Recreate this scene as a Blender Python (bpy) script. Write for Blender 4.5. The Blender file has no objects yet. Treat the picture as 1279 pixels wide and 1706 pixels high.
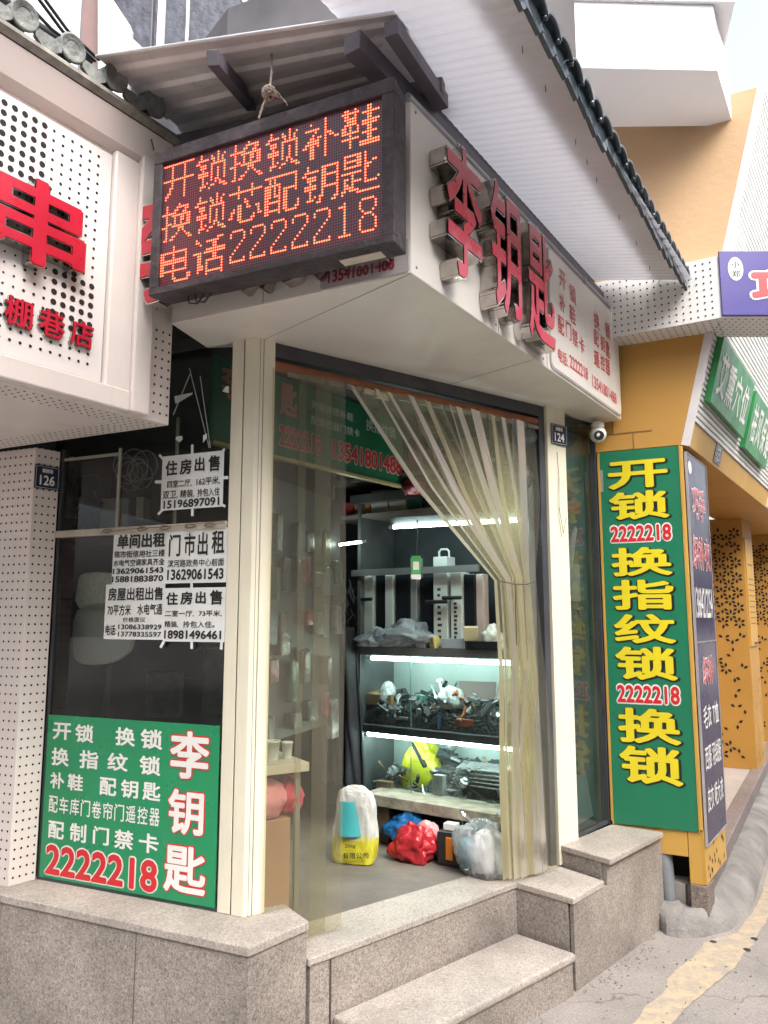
import bpy, bmesh, math, random
from mathutils import Vector as V, noise, Matrix
from math import radians, sin, cos, pi

S = bpy.context.scene
COL = S.collection
random.seed(7)
# ------------------------------------------------------------------ camera, light, exposure
F, CX, CY, TH, H = 1280.0, 639.5, 853.0, radians(7.87), 1.5
cd = bpy.data.cameras.new('camera'); cam = bpy.data.objects.new('camera', cd); COL.objects.link(cam)
cam.location = (0, 0, H); cam.rotation_euler = (pi/2 + TH, 0, 0)
cd.sensor_fit = 'VERTICAL'; cd.sensor_height = 36; cd.lens = 36*F/1706; cd.clip_start = .05; cd.clip_end = 500
S.camera = cam
SUN_EL, SUN_AZ = radians(50), radians(150)
wd = bpy.data.worlds.new('World'); S.world = wd; wd.use_nodes = True
nt = wd.node_tree; nt.nodes.clear()
sky = nt.nodes.new('ShaderNodeTexSky'); sky.sky_type = 'NISHITA'; sky.sun_disc = False
sky.sun_elevation = SUN_EL; sky.sun_rotation = SUN_AZ; sky.air_density = 1.0; sky.dust_density = 6.0; sky.ozone_density = 1.0
bg = nt.nodes.new('ShaderNodeBackground'); bg.inputs[1].default_value = .15
wo = nt.nodes.new('ShaderNodeOutputWorld')
hs = nt.nodes.new('ShaderNodeHueSaturation'); hs.inputs['Saturation'].default_value = .32; hs.inputs['Value'].default_value = 1.7
nt.links.new(sky.outputs[0], hs.inputs['Color']); nt.links.new(hs.outputs[0], bg.inputs[0]); nt.links.new(bg.outputs[0], wo.inputs[0])
sl = bpy.data.lights.new('sun', 'SUN'); so = bpy.data.objects.new('sun', sl); COL.objects.link(so)
sl.energy = .55; sl.angle = radians(40); sl.color = (1, .93, .84)
sd = V((sin(SUN_AZ)*cos(SUN_EL), cos(SUN_AZ)*cos(SUN_EL), sin(SUN_EL)))
so.rotation_euler = (-sd).to_track_quat('-Z', 'Y').to_euler()
S.view_settings.view_transform = 'Standard'; S.view_settings.look = 'None'; S.view_settings.gamma = 1
S.view_settings.exposure = .88
S.cycles.use_denoising = True
S.cycles.max_bounces = 10; S.cycles.transparent_max_bounces = 24; S.cycles.glossy_bounces = 4
S.cycles.caustics_reflective = False; S.cycles.caustics_refractive = False
S.cycles.sample_clamp_indirect = 6

# ------------------------------------------------------------------ pixel <-> world (photograph coordinates)
FWD = V((0, cos(TH), sin(TH))); UPV = V((0, -sin(TH), cos(TH))); C0 = V((0, 0, H))
def ray(x, y): return V((1, 0, 0))*((x-CX)/F) + UPV*((CY-y)/F) + FWD
def onz(x, y, z): d = ray(x, y); return C0 + d*((z-H)/d.z)
def ony(x, y, Y): d = ray(x, y); return C0 + d*(Y/d.y)

class Fr:
    """vertical plane: u horizontal, v = z, n towards the viewer"""
    def __init__(s, O, U, Vv=(0, 0, 1)):
        s.O = V((O[0], O[1], O[2] if len(O) > 2 else 0)); s.U = V((U[0], U[1], U[2] if len(U) > 2 else 0)).normalized()
        s.V = V(Vv).normalized(); s.N = s.U.cross(s.V).normalized()
    def p(s, u, v, n=0): return s.O + s.U*u + s.V*v + s.N*n
    def px(s, x, y):
        d = ray(x, y); t = (s.O - C0).dot(s.N)/d.dot(s.N); q = C0 + d*t - s.O
        return q.dot(s.U), q.dot(s.V)

# ------------------------------------------------------------------ mesh builder
class MB:
    def __init__(s): s.v = []; s.f = []; s.sm = []
    def add(s, vs, fs, smooth=False):
        k = len(s.v); s.v += [V(a) for a in vs]; s.f += [tuple(i+k for i in f) for f in fs]; s.sm += [smooth]*len(fs); return s
    def box(s, fr, u0, u1, v0, v1, n0, n1):
        P = [fr.p(u, v, n) for n in (n0, n1) for v in (v0, v1) for u in (u0, u1)]
        return s.add(P, [(0, 2, 3, 1), (4, 5, 7, 6), (0, 1, 5, 4), (2, 6, 7, 3), (0, 4, 6, 2), (1, 3, 7, 5)])
    def prism(s, pts, z0, z1):
        n = len(pts)
        zz0 = z0 if hasattr(z0, '__len__') else [z0]*n
        zz1 = z1 if hasattr(z1, '__len__') else [z1]*n
        P = [V((p[0], p[1], zz0[i])) for i, p in enumerate(pts)] + [V((p[0], p[1], zz1[i])) for i, p in enumerate(pts)]
        fs = [tuple(range(n-1, -1, -1)), tuple(range(n, 2*n))] + [(i, (i+1) % n, n+(i+1) % n, n+i) for i in range(n)]
        return s.add(P, fs)
    def slab(s, pts, off):
        """polygon of 3D points pushed along off"""
        n = len(pts); off = V(off)
        P = [V(p) for p in pts] + [V(p)+off for p in pts]
        fs = [tuple(range(n-1, -1, -1)), tuple(range(n, 2*n))] + [(i, (i+1) % n, n+(i+1) % n, n+i) for i in range(n)]
        return s.add(P, fs)
    def quad(s, a, b, c, d): return s.add([a, b, c, d], [(0, 1, 2, 3)])
    def tube(s, pts, r, seg=8, caps=True):
        pts = [V(p) for p in pts]; n = len(pts); rr = r if hasattr(r, '__len__') else [r]*n
        vs = []; fs = []; up = None
        for i, p in enumerate(pts):
            t = (pts[min(i+1, n-1)] - pts[max(i-1, 0)]).normalized()
            if up is None:
                up = t.orthogonal().normalized()
            up = (up - t*up.dot(t)).normalized(); w = t.cross(up)
            for k in range(seg):
                a = 2*pi*k/seg; vs.append(p + (up*cos(a) + w*sin(a))*rr[i])
        for i in range(n-1):
            for k in range(seg):
                a = i*seg+k; b = i*seg+(k+1) % seg; fs.append((a, b, b+seg, a+seg))
        s.add(vs, fs, True)
        if caps: s.add(vs[:seg], [tuple(range(seg-1, -1, -1))]); s.add(vs[-seg:], [tuple(range(seg))])
        return s
    def disc(s, c, a, b, r, seg=12):
        return s.add([V(c) + V(a)*(r*cos(2*pi*k/seg)) + V(b)*(r*sin(2*pi*k/seg)) for k in range(seg)], [tuple(range(seg))])
    def lathe(s, base, prof, seg=20, axis=(0, 0, 1)):
        ax = V(axis).normalized(); a = ax.orthogonal().normalized(); b = ax.cross(a); vs = []; fs = []
        for r, h in prof:
            for k in range(seg): vs.append(V(base) + ax*h + (a*cos(2*pi*k/seg) + b*sin(2*pi*k/seg))*r)
        for i in range(len(prof)-1):
            for k in range(seg):
                p = i*seg+k; q = i*seg+(k+1) % seg; fs.append((p, q, q+seg, p+seg))
        s.add(vs, fs, True); s.add(vs[:seg], [tuple(range(seg-1, -1, -1))]); s.add(vs[-seg:], [tuple(range(seg))]); return s
    def grid(s, fn, nu, nv, smooth=True):
        vs = [fn(i/nu, j/nv) for j in range(nv+1) for i in range(nu+1)]
        fs = [(j*(nu+1)+i, j*(nu+1)+i+1, (j+1)*(nu+1)+i+1, (j+1)*(nu+1)+i) for j in range(nv) for i in range(nu)]
        return s.add(vs, fs, smooth)
    def build(s, name, mat, parent=None, bevel=0, seg=2, solid=0, recalc=True):
        off = V((0, 0, 0)); q = parent
        while q is not None: off += q.location; q = q.parent
        me = bpy.data.meshes.new(name)
        me.from_pydata([tuple(a-off) for a in s.v], [], s.f); me.update()
        if any(s.sm):
            me.polygons.foreach_set('use_smooth', s.sm)
        if recalc:
            bm = bmesh.new(); bm.from_mesh(me); bmesh.ops.recalc_face_normals(bm, faces=bm.faces); bm.to_mesh(me); bm.free()
        me.materials.append(mat)
        o = bpy.data.objects.new(name, me); COL.objects.link(o); o.parent = parent
        if solid:
            m = o.modifiers.new('s', 'SOLIDIFY'); m.thickness = solid; m.offset = 0
        if bevel:
            m = o.modifiers.new('b', 'BEVEL'); m.width = bevel; m.segments = seg; m.limit_method = 'ANGLE'; m.angle_limit = radians(40)
        return o

def thing(name, label, cat, loc=(0, 0, 0), group=None):
    o = bpy.data.objects.new(name, None); COL.objects.link(o); o.empty_display_size = .1
    o.location = V((loc[0], loc[1], loc[2] if len(loc) > 2 else 0)); o['label'] = label; o['category'] = cat
    if group: o['group'] = group
    return o
def tag(o, label, cat, group=None):
    o['label'] = label; o['category'] = cat
    if group: o['group'] = group
    return o
def struct(o): o['kind'] = 'structure'; return o
def copy_tree(o, parent=None):
    c = o.copy(); COL.objects.link(c); c.parent = parent
    for ch in [x for x in o.children]: copy_tree(ch, c)
    return c

# ------------------------------------------------------------------ materials
MC = {}
def pm(name, col, rough=.5, metal=0, var=.12, scale=6, bump=0, bscale=60, dirt=0, dcol=(.12, .1, .08), spec=.5, emit=None, es=0, trans=0, fine=0, coat=0, streak=0):
    """procedural principled: base colour varied by noise, optional dirt blotches, streaks and bump"""
    if name in MC: return MC[name]
    m = bpy.data.materials.new(name); m.use_nodes = True; t = m.node_tree; N = t.nodes; L = t.links
    b = N['Principled BSDF']; b.inputs['Roughness'].default_value = rough; b.inputs['Metallic'].default_value = metal
    b.inputs['Specular IOR Level'].default_value = spec; b.inputs['Coat Weight'].default_value = coat
    tc = N.new('ShaderNodeTexCoord'); src = tc.outputs['Object']
    nz = N.new('ShaderNodeTexNoise'); nz.inputs['Scale'].default_value = scale; nz.inputs['Detail'].default_value = 6; L.new(src, nz.inputs['Vector'])
    mr = N.new('ShaderNodeMapRange'); mr.inputs[1].default_value = .3; mr.inputs[2].default_value = .7
    mr.inputs[3].default_value = 1-var; mr.inputs[4].default_value = 1+var; L.new(nz.outputs[0], mr.inputs[0])
    mx = N.new('ShaderNodeMix'); mx.data_type = 'RGBA'; mx.blend_type = 'MULTIPLY'; mx.inputs[0].default_value = 1
    mx.inputs[6].default_value = (*col, 1); L.new(mr.outputs[0], mx.inputs[7]); out = mx.outputs[2]
    if dirt:
        n2 = N.new('ShaderNodeTexNoise'); n2.inputs['Scale'].default_value = scale*1.7; n2.inputs['Detail'].default_value = 8; n2.inputs['Roughness'].default_value = .7
        if streak:
            mp = N.new('ShaderNodeMapping'); mp.inputs['Scale'].default_value = (1, 1, streak); L.new(src, mp.inputs[0]); L.new(mp.outputs[0], n2.inputs['Vector'])
        else: L.new(src, n2.inputs['Vector'])
        r2 = N.new('ShaderNodeMapRange'); r2.inputs[1].default_value = .52; r2.inputs[2].default_value = .78; r2.inputs[3].default_value = 0; r2.inputs[4].default_value = dirt
        L.new(n2.outputs[0], r2.inputs[0])
        m2 = N.new('ShaderNodeMix'); m2.data_type = 'RGBA'; L.new(r2.outputs[0], m2.inputs[0]); L.new(out, m2.inputs[6]); m2.inputs[7].default_value = (*dcol, 1); out = m2.outputs[2]
    L.new(out, b.inputs['Base Color'])
    n3 = N.new('ShaderNodeTexNoise'); n3.inputs['Scale'].default_value = scale*3; n3.inputs['Detail'].default_value = 4; L.new(src, n3.inputs['Vector'])
    r3 = N.new('ShaderNodeMapRange'); r3.inputs[3].default_value = max(0, rough-.12); r3.inputs[4].default_value = min(1, rough+.12); L.new(n3.outputs[0], r3.inputs[0]); L.new(r3.outputs[0], b.inputs['Roughness'])
    if bump:
        n4 = N.new('ShaderNodeTexNoise'); n4.inputs['Scale'].default_value = bscale; n4.inputs['Detail'].default_value = 5; L.new(src, n4.inputs['Vector'])
        bp = N.new('ShaderNodeBump'); bp.inputs['Strength'].default_value = bump; bp.inputs['Distance'].default_value = .01; L.new(n4.outputs[0], bp.inputs['Height']); L.new(bp.outputs[0], b.inputs['Normal'])
    if trans: b.inputs['Transmission Weight'].default_value = trans
    if emit: b.inputs['Emission Color'].default_value = (*emit, 1); b.inputs['Emission Strength'].default_value = es
    MC[name] = m; return m

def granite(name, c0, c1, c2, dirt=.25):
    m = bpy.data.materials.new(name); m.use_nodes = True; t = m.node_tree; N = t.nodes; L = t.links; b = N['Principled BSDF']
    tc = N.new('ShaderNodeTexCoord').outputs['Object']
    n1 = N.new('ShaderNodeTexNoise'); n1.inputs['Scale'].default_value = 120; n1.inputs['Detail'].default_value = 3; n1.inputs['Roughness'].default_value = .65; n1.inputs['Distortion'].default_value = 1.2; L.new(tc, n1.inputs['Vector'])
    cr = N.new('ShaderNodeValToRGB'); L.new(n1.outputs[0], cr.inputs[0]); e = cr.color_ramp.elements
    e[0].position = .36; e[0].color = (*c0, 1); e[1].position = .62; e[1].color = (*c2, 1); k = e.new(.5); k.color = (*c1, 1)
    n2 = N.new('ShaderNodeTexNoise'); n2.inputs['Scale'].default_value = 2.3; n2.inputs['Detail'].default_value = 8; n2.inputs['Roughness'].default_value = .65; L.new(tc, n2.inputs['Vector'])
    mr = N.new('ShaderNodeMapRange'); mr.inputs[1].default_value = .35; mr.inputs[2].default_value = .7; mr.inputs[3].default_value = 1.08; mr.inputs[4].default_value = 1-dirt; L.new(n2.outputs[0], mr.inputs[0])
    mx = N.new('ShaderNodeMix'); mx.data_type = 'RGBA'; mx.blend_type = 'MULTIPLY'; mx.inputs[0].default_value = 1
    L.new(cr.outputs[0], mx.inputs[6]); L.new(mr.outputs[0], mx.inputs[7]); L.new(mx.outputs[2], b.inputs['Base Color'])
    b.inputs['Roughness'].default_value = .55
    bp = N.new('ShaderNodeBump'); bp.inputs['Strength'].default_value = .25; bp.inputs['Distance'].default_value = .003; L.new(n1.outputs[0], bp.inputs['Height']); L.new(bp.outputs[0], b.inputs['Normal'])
    return m

def glassy(name, tint=(1, 1, 1), ior=1.45, rough=.02, haze=0, hcol=(.5, .5, .5), hscale=3, base_haze=0, gl=1.0):
    """thin pane: transparent + fresnel gloss + noise driven dust film"""
    m = bpy.data.materials.new(name); m.use_nodes = True; t = m.node_tree; N = t.nodes; L = t.links; N.clear()
    o = N.new('ShaderNodeOutputMaterial'); tr = N.new('ShaderNodeBsdfTransparent'); tr.inputs[0].default_value = (*tint, 1)
    g = N.new('ShaderNodeBsdfGlossy'); g.inputs['Roughness'].default_value = rough; g.inputs[0].default_value = (gl, gl, gl, 1)
    fr = N.new('ShaderNodeFresnel'); fr.inputs[0].default_value = ior
    mx = N.new('ShaderNodeMixShader'); L.new(fr.outputs[0], mx.inputs[0]); L.new(tr.outputs[0], mx.inputs[1]); L.new(g.outputs[0], mx.inputs[2])
    out = mx.outputs[0]
    if haze or base_haze:
        tc = N.new('ShaderNodeTexCoord').outputs['Object']; mp = N.new('ShaderNodeMapping'); mp.inputs['Scale'].default_value = (1, 1, .35); L.new(tc, mp.inputs[0])
        nz = N.new('ShaderNodeTexNoise'); nz.inputs['Scale'].default_value = hscale; nz.inputs['Detail'].default_value = 7; L.new(mp.outputs[0], nz.inputs['Vector'])
        mr = N.new('ShaderNodeMapRange'); mr.inputs[1].default_value = .35; mr.inputs[2].default_value = .75; mr.inputs[3].default_value = base_haze; mr.inputs[4].default_value = base_haze+haze; L.new(nz.outputs[0], mr.inputs[0])
        df = N.new('ShaderNodeBsdfDiffuse'); df.inputs[0].default_value = (*hcol, 1)
        tl = N.new('ShaderNodeBsdfTranslucent'); tl.inputs[0].default_value = (*hcol, 1)
        m3 = N.new('ShaderNodeMixShader'); m3.inputs[0].default_value = .5; L.new(df.outputs[0], m3.inputs[1]); L.new(tl.outputs[0], m3.inputs[2])
        m2 = N.new('ShaderNodeMixShader'); L.new(mr.outputs[0], m2.inputs[0]); L.new(out, m2.inputs[1]); L.new(m3.outputs[0], m2.inputs[2]); out = m2.outputs[0]
    L.new(out, o.inputs[0]); return m

def emis(name, col, st):
    m = bpy.data.materials.new(name); m.use_nodes = True; N = m.node_tree.nodes; L = m.node_tree.links; N.clear()
    e = N.new('ShaderNodeEmission'); e.inputs[0].default_value = (*col, 1); e.inputs[1].default_value = st
    o = N.new('ShaderNodeOutputMaterial'); L.new(e.outputs[0], o.inputs[0]); return m

def translucent_mix(m, col, f):
    N = m.node_tree.nodes; L = m.node_tree.links; o = N['Material Output']; b = N['Principled BSDF']
    t_ = N.new('ShaderNodeBsdfTranslucent'); t_.inputs[0].default_value = (*col, 1); mx = N.new('ShaderNodeMixShader'); mx.inputs[0].default_value = f
    L.new(b.outputs[0], mx.inputs[1]); L.new(t_.outputs[0], mx.inputs[2]); L.new(mx.outputs[0], o.inputs[0]); return m

def shiny_print(name, col, rough=.35): return pm(name, col, rough, var=.09, scale=2.5, spec=.5, bump=.12, bscale=5, dirt=.10, dcol=(.2, .2, .18))

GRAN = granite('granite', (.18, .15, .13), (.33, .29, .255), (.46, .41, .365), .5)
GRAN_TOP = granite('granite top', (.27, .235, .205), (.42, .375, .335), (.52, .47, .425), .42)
CREAM = pm('cream painted metal', (.74, .70, .56), .4, var=.06, scale=4, dirt=.35, dcol=(.35, .32, .25), streak=.15)
PANEL = pm('warm white fascia panel', (.72, .68, .63), .38, var=.07, scale=2.5, dirt=.3, dcol=(.4, .35, .3))
PINKW = pm('pinkish white metal', (.74, .67, .63), .36, var=.05, scale=2.5, dirt=.3, dcol=(.34, .28, .25), streak=.2)
HOLE = pm('dark hole', (.015, .013, .012), .9, var=.2)
BLACK = pm('black plastic', (.02, .02, .022), .4, var=.2)
DARKM = pm('dark grey metal', (.05, .052, .06), .45, var=.25, dirt=.3, dcol=(.12, .11, .1))
GREEN = shiny_print('green vinyl', (.012, .25, .10), .3)
GREEN2 = shiny_print('dark green vinyl', (.01, .17, .085), .38)
WHITE = pm('white paint', (.78, .77, .74), .45, var=.05)
REDF = pm('red acrylic', (.48, .012, .035), .3, var=.12, coat=.3)
REDP = shiny_print('red print', (.6, .02, .025))
REDL = shiny_print('faded red print', (.62, .07, .08))
YELP = shiny_print('yellow print', (.72, .60, .02))
DKP = shiny_print('dark print', (.012, .014, .012))
PAPER = pm('paper', (.72, .74, .72), .8, var=.06, scale=9, bump=.15, bscale=12)
CHROME = pm('mirror steel', (.52, .48, .45), .10, metal=1, var=.3, scale=12, dirt=.35, dcol=(.25, .22, .2))
NAVY = shiny_print('navy enamel', (.012, .02, .06), .25)
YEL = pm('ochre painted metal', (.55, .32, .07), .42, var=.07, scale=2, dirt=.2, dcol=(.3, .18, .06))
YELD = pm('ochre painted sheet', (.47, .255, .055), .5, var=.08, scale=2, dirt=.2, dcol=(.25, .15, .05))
PEACH = pm('peach wall', (.56, .37, .21), .8, var=.1, scale=1.6, dirt=.25, dcol=(.35, .26, .18), streak=.12, bump=.2, bscale=30)
WOODO = pm('orange brown wood', (.26, .09, .04), .6, var=.25, scale=15)
PURP = shiny_print('purple vinyl', (.018, .012, .06), .25)
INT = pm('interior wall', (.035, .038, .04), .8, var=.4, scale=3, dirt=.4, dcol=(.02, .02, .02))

# ------------------------------------------------------------------ lettering
def glyphs(body, off=0.0, ext=0.0, space=1.0):
    cu = bpy.data.curves.new('t', 'FONT'); cu.body = body; cu.size = 1; cu.offset = off; cu.extrude = ext; cu.space_character = space
    cu.resolution_u = 3
    o = bpy.data.objects.new('t', cu); COL.objects.link(o); bpy.context.view_layer.update()
    me = bpy.data.meshes.new_from_object(o)
    vs = [v.co.copy() for v in me.vertices]; fs = [tuple(p.vertices) for p in me.polygons]
    bpy.data.objects.remove(o); bpy.data.curves.remove(cu); bpy.data.meshes.remove(me)
    return vs, fs
GC = {}
def text_in(mb, fr, body, u0, u1, v0, v1, n, off=.012, ext=0, grow=0, space=1.0, shear=0, du=0, dv=0, ref=None):
    """ink of body fitted into [u0,u1]x[v0,v1] at height n; strokes are widened by overlaying shifted copies"""
    key = (body, ext, space)
    if key not in GC: GC[key] = glyphs(body, 0, ext, space)
    vs, fs = GC[key]
    rb = off if ref is None else ref; rad = off+grow
    xs = [a.x for a in vs]; ys = [a.y for a in vs]; x0, x1, y0, y1 = min(xs)-rb, max(xs)+rb, min(ys)-rb, max(ys)+rb
    su = (u1-u0)/max(1e-6, x1-x0); sv = (v1-v0)/max(1e-6, y1-y0)
    K = [(0, 0)]
    if rad > .008:
        m_ = 8 if rad < .05 else 12; K += [(rad*cos(2*pi*k/m_+.39), rad*sin(2*pi*k/m_+.39)) for k in range(m_)]
        if rad > .06: K += [(rad*.55*cos(2*pi*k/6), rad*.55*sin(2*pi*k/6)) for k in range(6)]
    for q, (ox, oy) in enumerate(K):
        P = []
        for a in vs:
            u = u0+(a.x+ox-x0)*su+du; v = v0+(a.y+oy-y0)*sv+dv
            P.append(fr.p(u+shear*(v-v0), v, n+a.z-q*.00003))
        mb.add(P, fs)
def lettering(name, fr, lines, mat, parent, n, **kw):
    """every written piece (a character or a line) is a part of its own"""
    for ln in lines:
        mb = MB(); k = dict(kw)
        if len(ln) > 5: k.update(ln[5])
        text_in(mb, fr, ln[0], ln[1], ln[2], ln[3], ln[4], n, **k)
        o = mb.build(name, mat, parent, recalc=False)
    return o

# ------------------------------------------------------------------ layout constants
ZL, ZB, ZP, ZH, ZT = .48, .45, .36, 2.56, 3.15
WF = Fr((-1.372, 3.199), (.915, -.403))                 # left window plane, u 0..0.86
DF = Fr((-.418, 2.855), (1.235, .913))                  # door plane, u 0..1.536
SF = Fr((.93, 3.862), (.25, .29))                       # side pane, u 0..0.383
FL = Fr((-.774, 2.676), (.859, -.417))                  # left fascia
FR_ = Fr((.085, 2.259), (.557, .83))                    # right fascia
NF = Fr((-.789, 2.748), (.557, .83))                    # neighbour fascia, u <= 0
PF = Fr((-1.372, 3.199), (.6, .8))                      # perforated pillar face, u -0.11..0
GF = Fr((1.18, 4.13), (.899, -.437))                    # tall green sign, u 0..0.41
AF = Fr((1.56, 3.947), (.557, .83))                     # alley line (purple sign, kerb)

# ================================================================== GROUND
gm = bpy.data.materials.new('street concrete'); gm.use_nodes = True
t = gm.node_tree; N = t.nodes; L = t.links; b = N['Principled BSDF']; tc = N.new('ShaderNodeTexCoord').outputs['Object']
n1 = N.new('ShaderNodeTexNoise'); n1.inputs['Scale'].default_value = 1.6; n1.inputs['Detail'].default_value = 10; n1.inputs['Roughness'].default_value = .6; L.new(tc, n1.inputs['Vector'])
cr = N.new('ShaderNodeValToRGB'); L.new(n1.outputs[0], cr.inputs[0]); e = cr.color_ramp.elements
e[0].position = .33; e[0].color = (.22, .20, .185, 1); e[1].position = .68; e[1].color = (.37, .335, .31, 1)
n2 = N.new('ShaderNodeTexNoise'); n2.inputs['Scale'].default_value = 90; n2.inputs['Detail'].default_value = 4; L.new(tc, n2.inputs['Vector'])
mr = N.new('ShaderNodeMapRange'); mr.inputs[1].default_value = .3; mr.inputs[2].default_value = .7; mr.inputs[3].default_value = .78; mr.inputs[4].default_value = 1.12; L.new(n2.outputs[0], mr.inputs[0])
mx = N.new('ShaderNodeMix'); mx.data_type = 'RGBA'; mx.blend_type = 'MULTIPLY'; mx.inputs[0].default_value = 1; L.new(cr.outputs[0], mx.inputs[6]); L.new(mr.outputs[0], mx.inputs[7])
vo = N.new('ShaderNodeTexVoronoi'); vo.feature = 'DISTANCE_TO_EDGE'; vo.inputs['Scale'].default_value = 1.1; vo.inputs['Randomness'].default_value = .9
nd = N.new('ShaderNodeTexNoise'); nd.inputs['Scale'].default_value = 5; L.new(tc, nd.inputs['Vector'])
va = N.new('ShaderNodeVectorMath'); va.operation = 'MULTIPLY_ADD'; L.new(nd.outputs[1], va.inputs[0]); va.inputs[1].default_value = (.25, .25, .25); L.new(tc, va.inputs[2]); L.new(va.outputs[0], vo.inputs['Vector'])
mc = N.new('ShaderNodeMapRange'); mc.inputs[1].default_value = 0; mc.inputs[2].default_value = .006; mc.inputs[3].default_value = .55; mc.inputs[4].default_value = 1; L.new(vo.outputs[0], mc.inputs[0])
mx2 = N.new('ShaderNodeMix'); mx2.data_type = 'RGBA'; mx2.blend_type = 'MULTIPLY'; mx2.inputs[0].default_value = 1; L.new(mx.outputs[2], mx2.inputs[6]); L.new(mc.outputs[0], mx2.inputs[7]); L.new(mx2.outputs[2], b.inputs['Base Color'])
b.inputs['Roughness'].default_value = .85
bp = N.new('ShaderNodeBump'); bp.inputs['Strength'].default_value = .5; bp.inputs['Distance'].default_value = .006; L.new(n2.outputs[0], bp.inputs['Height']); L.new(bp.outputs[0], b.inputs['Normal'])
struct(MB().quad((-60, -60, 0), (60, -60, 0), (60, 60, 0), (-60, 60, 0)).build('ground', gm))

# worn yellow line
ym = bpy.data.materials.new('worn yellow road paint'); ym.use_nodes = True
t = ym.node_tree; N = t.nodes; L = t.links; b = N['Principled BSDF']; tc = N.new('ShaderNodeTexCoord').outputs['Object']
n1 = N.new('ShaderNodeTexNoise'); n1.inputs['Scale'].default_value = 14; n1.inputs['Detail'].default_value = 12; n1.inputs['Roughness'].default_value = .82; L.new(tc, n1.inputs['Vector'])
cr = N.new('ShaderNodeValToRGB'); L.new(n1.outputs[0], cr.inputs[0]); e = cr.color_ramp.elements
e[0].position = .42; e[0].color = (.33, .29, .25, 1); e[1].position = .62; e[1].color = (.54, .42, .26, 1)
L.new(cr.outputs[0], b.inputs['Base Color']); b.inputs['Roughness'].default_value = .8
left = [(510, 1720), (600, 1610), (680, 1560), (690, 1490), (800, 1400), (870, 1330), (1000, 1290), (1060, 1220), (1110, 1130), (1142, 1010), (1180, 900)]
right = [(690, 1720), (800, 1600), (900, 1520), (1000, 1440), (1070, 1340), (1142, 1230), (1200, 1080), (1260, 950)]
def z8(p): return onz(860+p[0]/2.7255, 1080+p[1]/2.7255, .004)
def resample(pts, n):
    P = [z8(p) for p in pts]; Ls = [0]
    for i in range(1, len(P)): Ls.append(Ls[-1]+(P[i]-P[i-1]).length)
    out = []
    for k in range(n+1):
        s = Ls[-1]*k/n; i = max(j for j in range(len(P)-1) if Ls[j] <= s+1e-9); f = (s-Ls[i])/(Ls[i+1]-Ls[i]); out.append(P[i].lerp(P[i+1], f))
    return out
a = resample(left, 60); c = resample(right, 60); mb = MB(); vs = []
for i, p in enumerate(a):
    q = c[i]; w = noise.noise(p*9)*.012+noise.noise(p*31)*.010; w2 = noise.noise(q*7+V((3, 1, 0)))*.012+noise.noise(q*33)*.010
    d = (q-p).normalized(); vs += [p+d*w, q+d*w2]
vs = [V((p.x, p.y, .004)) for p in vs]
mb.add(vs, [(2*i, 2*i+1, 2*i+3, 2*i+2) for i in range(60)])
struct(mb.build('road_line', ym))

# cement apron (rounded mound) between kerb and street
CEM = pm('rough cement', (.25, .238, .225), .9, var=.3, scale=5, bump=1.0, bscale=45, dirt=.35, dcol=(.16, .15, .14))
inner = [V((1.33, 4.05, 0)), V((1.40, 4.06, 0)), V((1.50, 4.0, 0)), V((1.575, 3.965, 0))] + [V((1.575, 3.965, 0)) + V((.504, .863, 0))*k for k in (.3, .6, .9, 1.3, 1.8, 2.4, 3.2, 4.5, 7)]
outer = [onz(*q, 0) for q in ((1101, 1551), (1112, 1560), (1135, 1564), (1172, 1562), (1215, 1552), (1243, 1530), (1257, 1505), (1264, 1480))]
outer += [outer[-1] + V((.504, .863, 0))*k for k in (.4, .9, 1.6, 2.9, 5.4)]
nn = len(inner); mb = MB(); R_ = 10; vs = []
def lin(P, f):
    x = f*(len(P)-1); i = min(int(x), len(P)-2); return P[i].lerp(P[i+1], x-i)
NU = 90
for i in range(NU+1):
    A = lin(inner, i/NU); B = lin(outer, i/NU)
    for k in range(R_+1):
        f = k/R_; p = A.lerp(B, f); z = .115*(1-f**2.6)**.8 if f < 1 else -.01
        z += noise.noise(p*6)*.012*(1-f) + noise.noise(p*25)*.006 - (.012 if abs(noise.noise(p*4+V((5, 2, 0)))) < .015 else 0)
        vs.append(V((p.x, p.y, max(z, -.01) if f < 1 else -.01)))
mb.add(vs, [(i*(R_+1)+k, i*(R_+1)+k+1, (i+1)*(R_+1)+k+1, (i+1)*(R_+1)+k) for i in range(NU) for k in range(R_)], True)
struct(mb.build('kerb_apron', CEM))
# raised walk with kerb stone
kd = V((.504, .863, 0)); kp = V((1.575, 3.965, 0)); kn = V((.863, -.504, 0))
wk = [kp-kn*.1, kp+kd*9-kn*.1, kp+kd*9-kn*5, kp-kn*.55+kd*.1]
struct(MB().prism(wk, -.02, .196).build('raised_walk', pm('walk concrete', (.40, .36, .33), .8, var=.12, scale=3, bump=.3, dirt=.25, dcol=(.25, .22, .2))))
struct(MB().prism([kp, kp+kd*9, kp+kd*9-kn*.1, kp-kn*.1+kd*.02], -.02, .205).build('kerb_stone', granite('dark granite', (.10, .08, .08), (.22, .18, .175), (.33, .29, .28)), bevel=.006))
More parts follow.
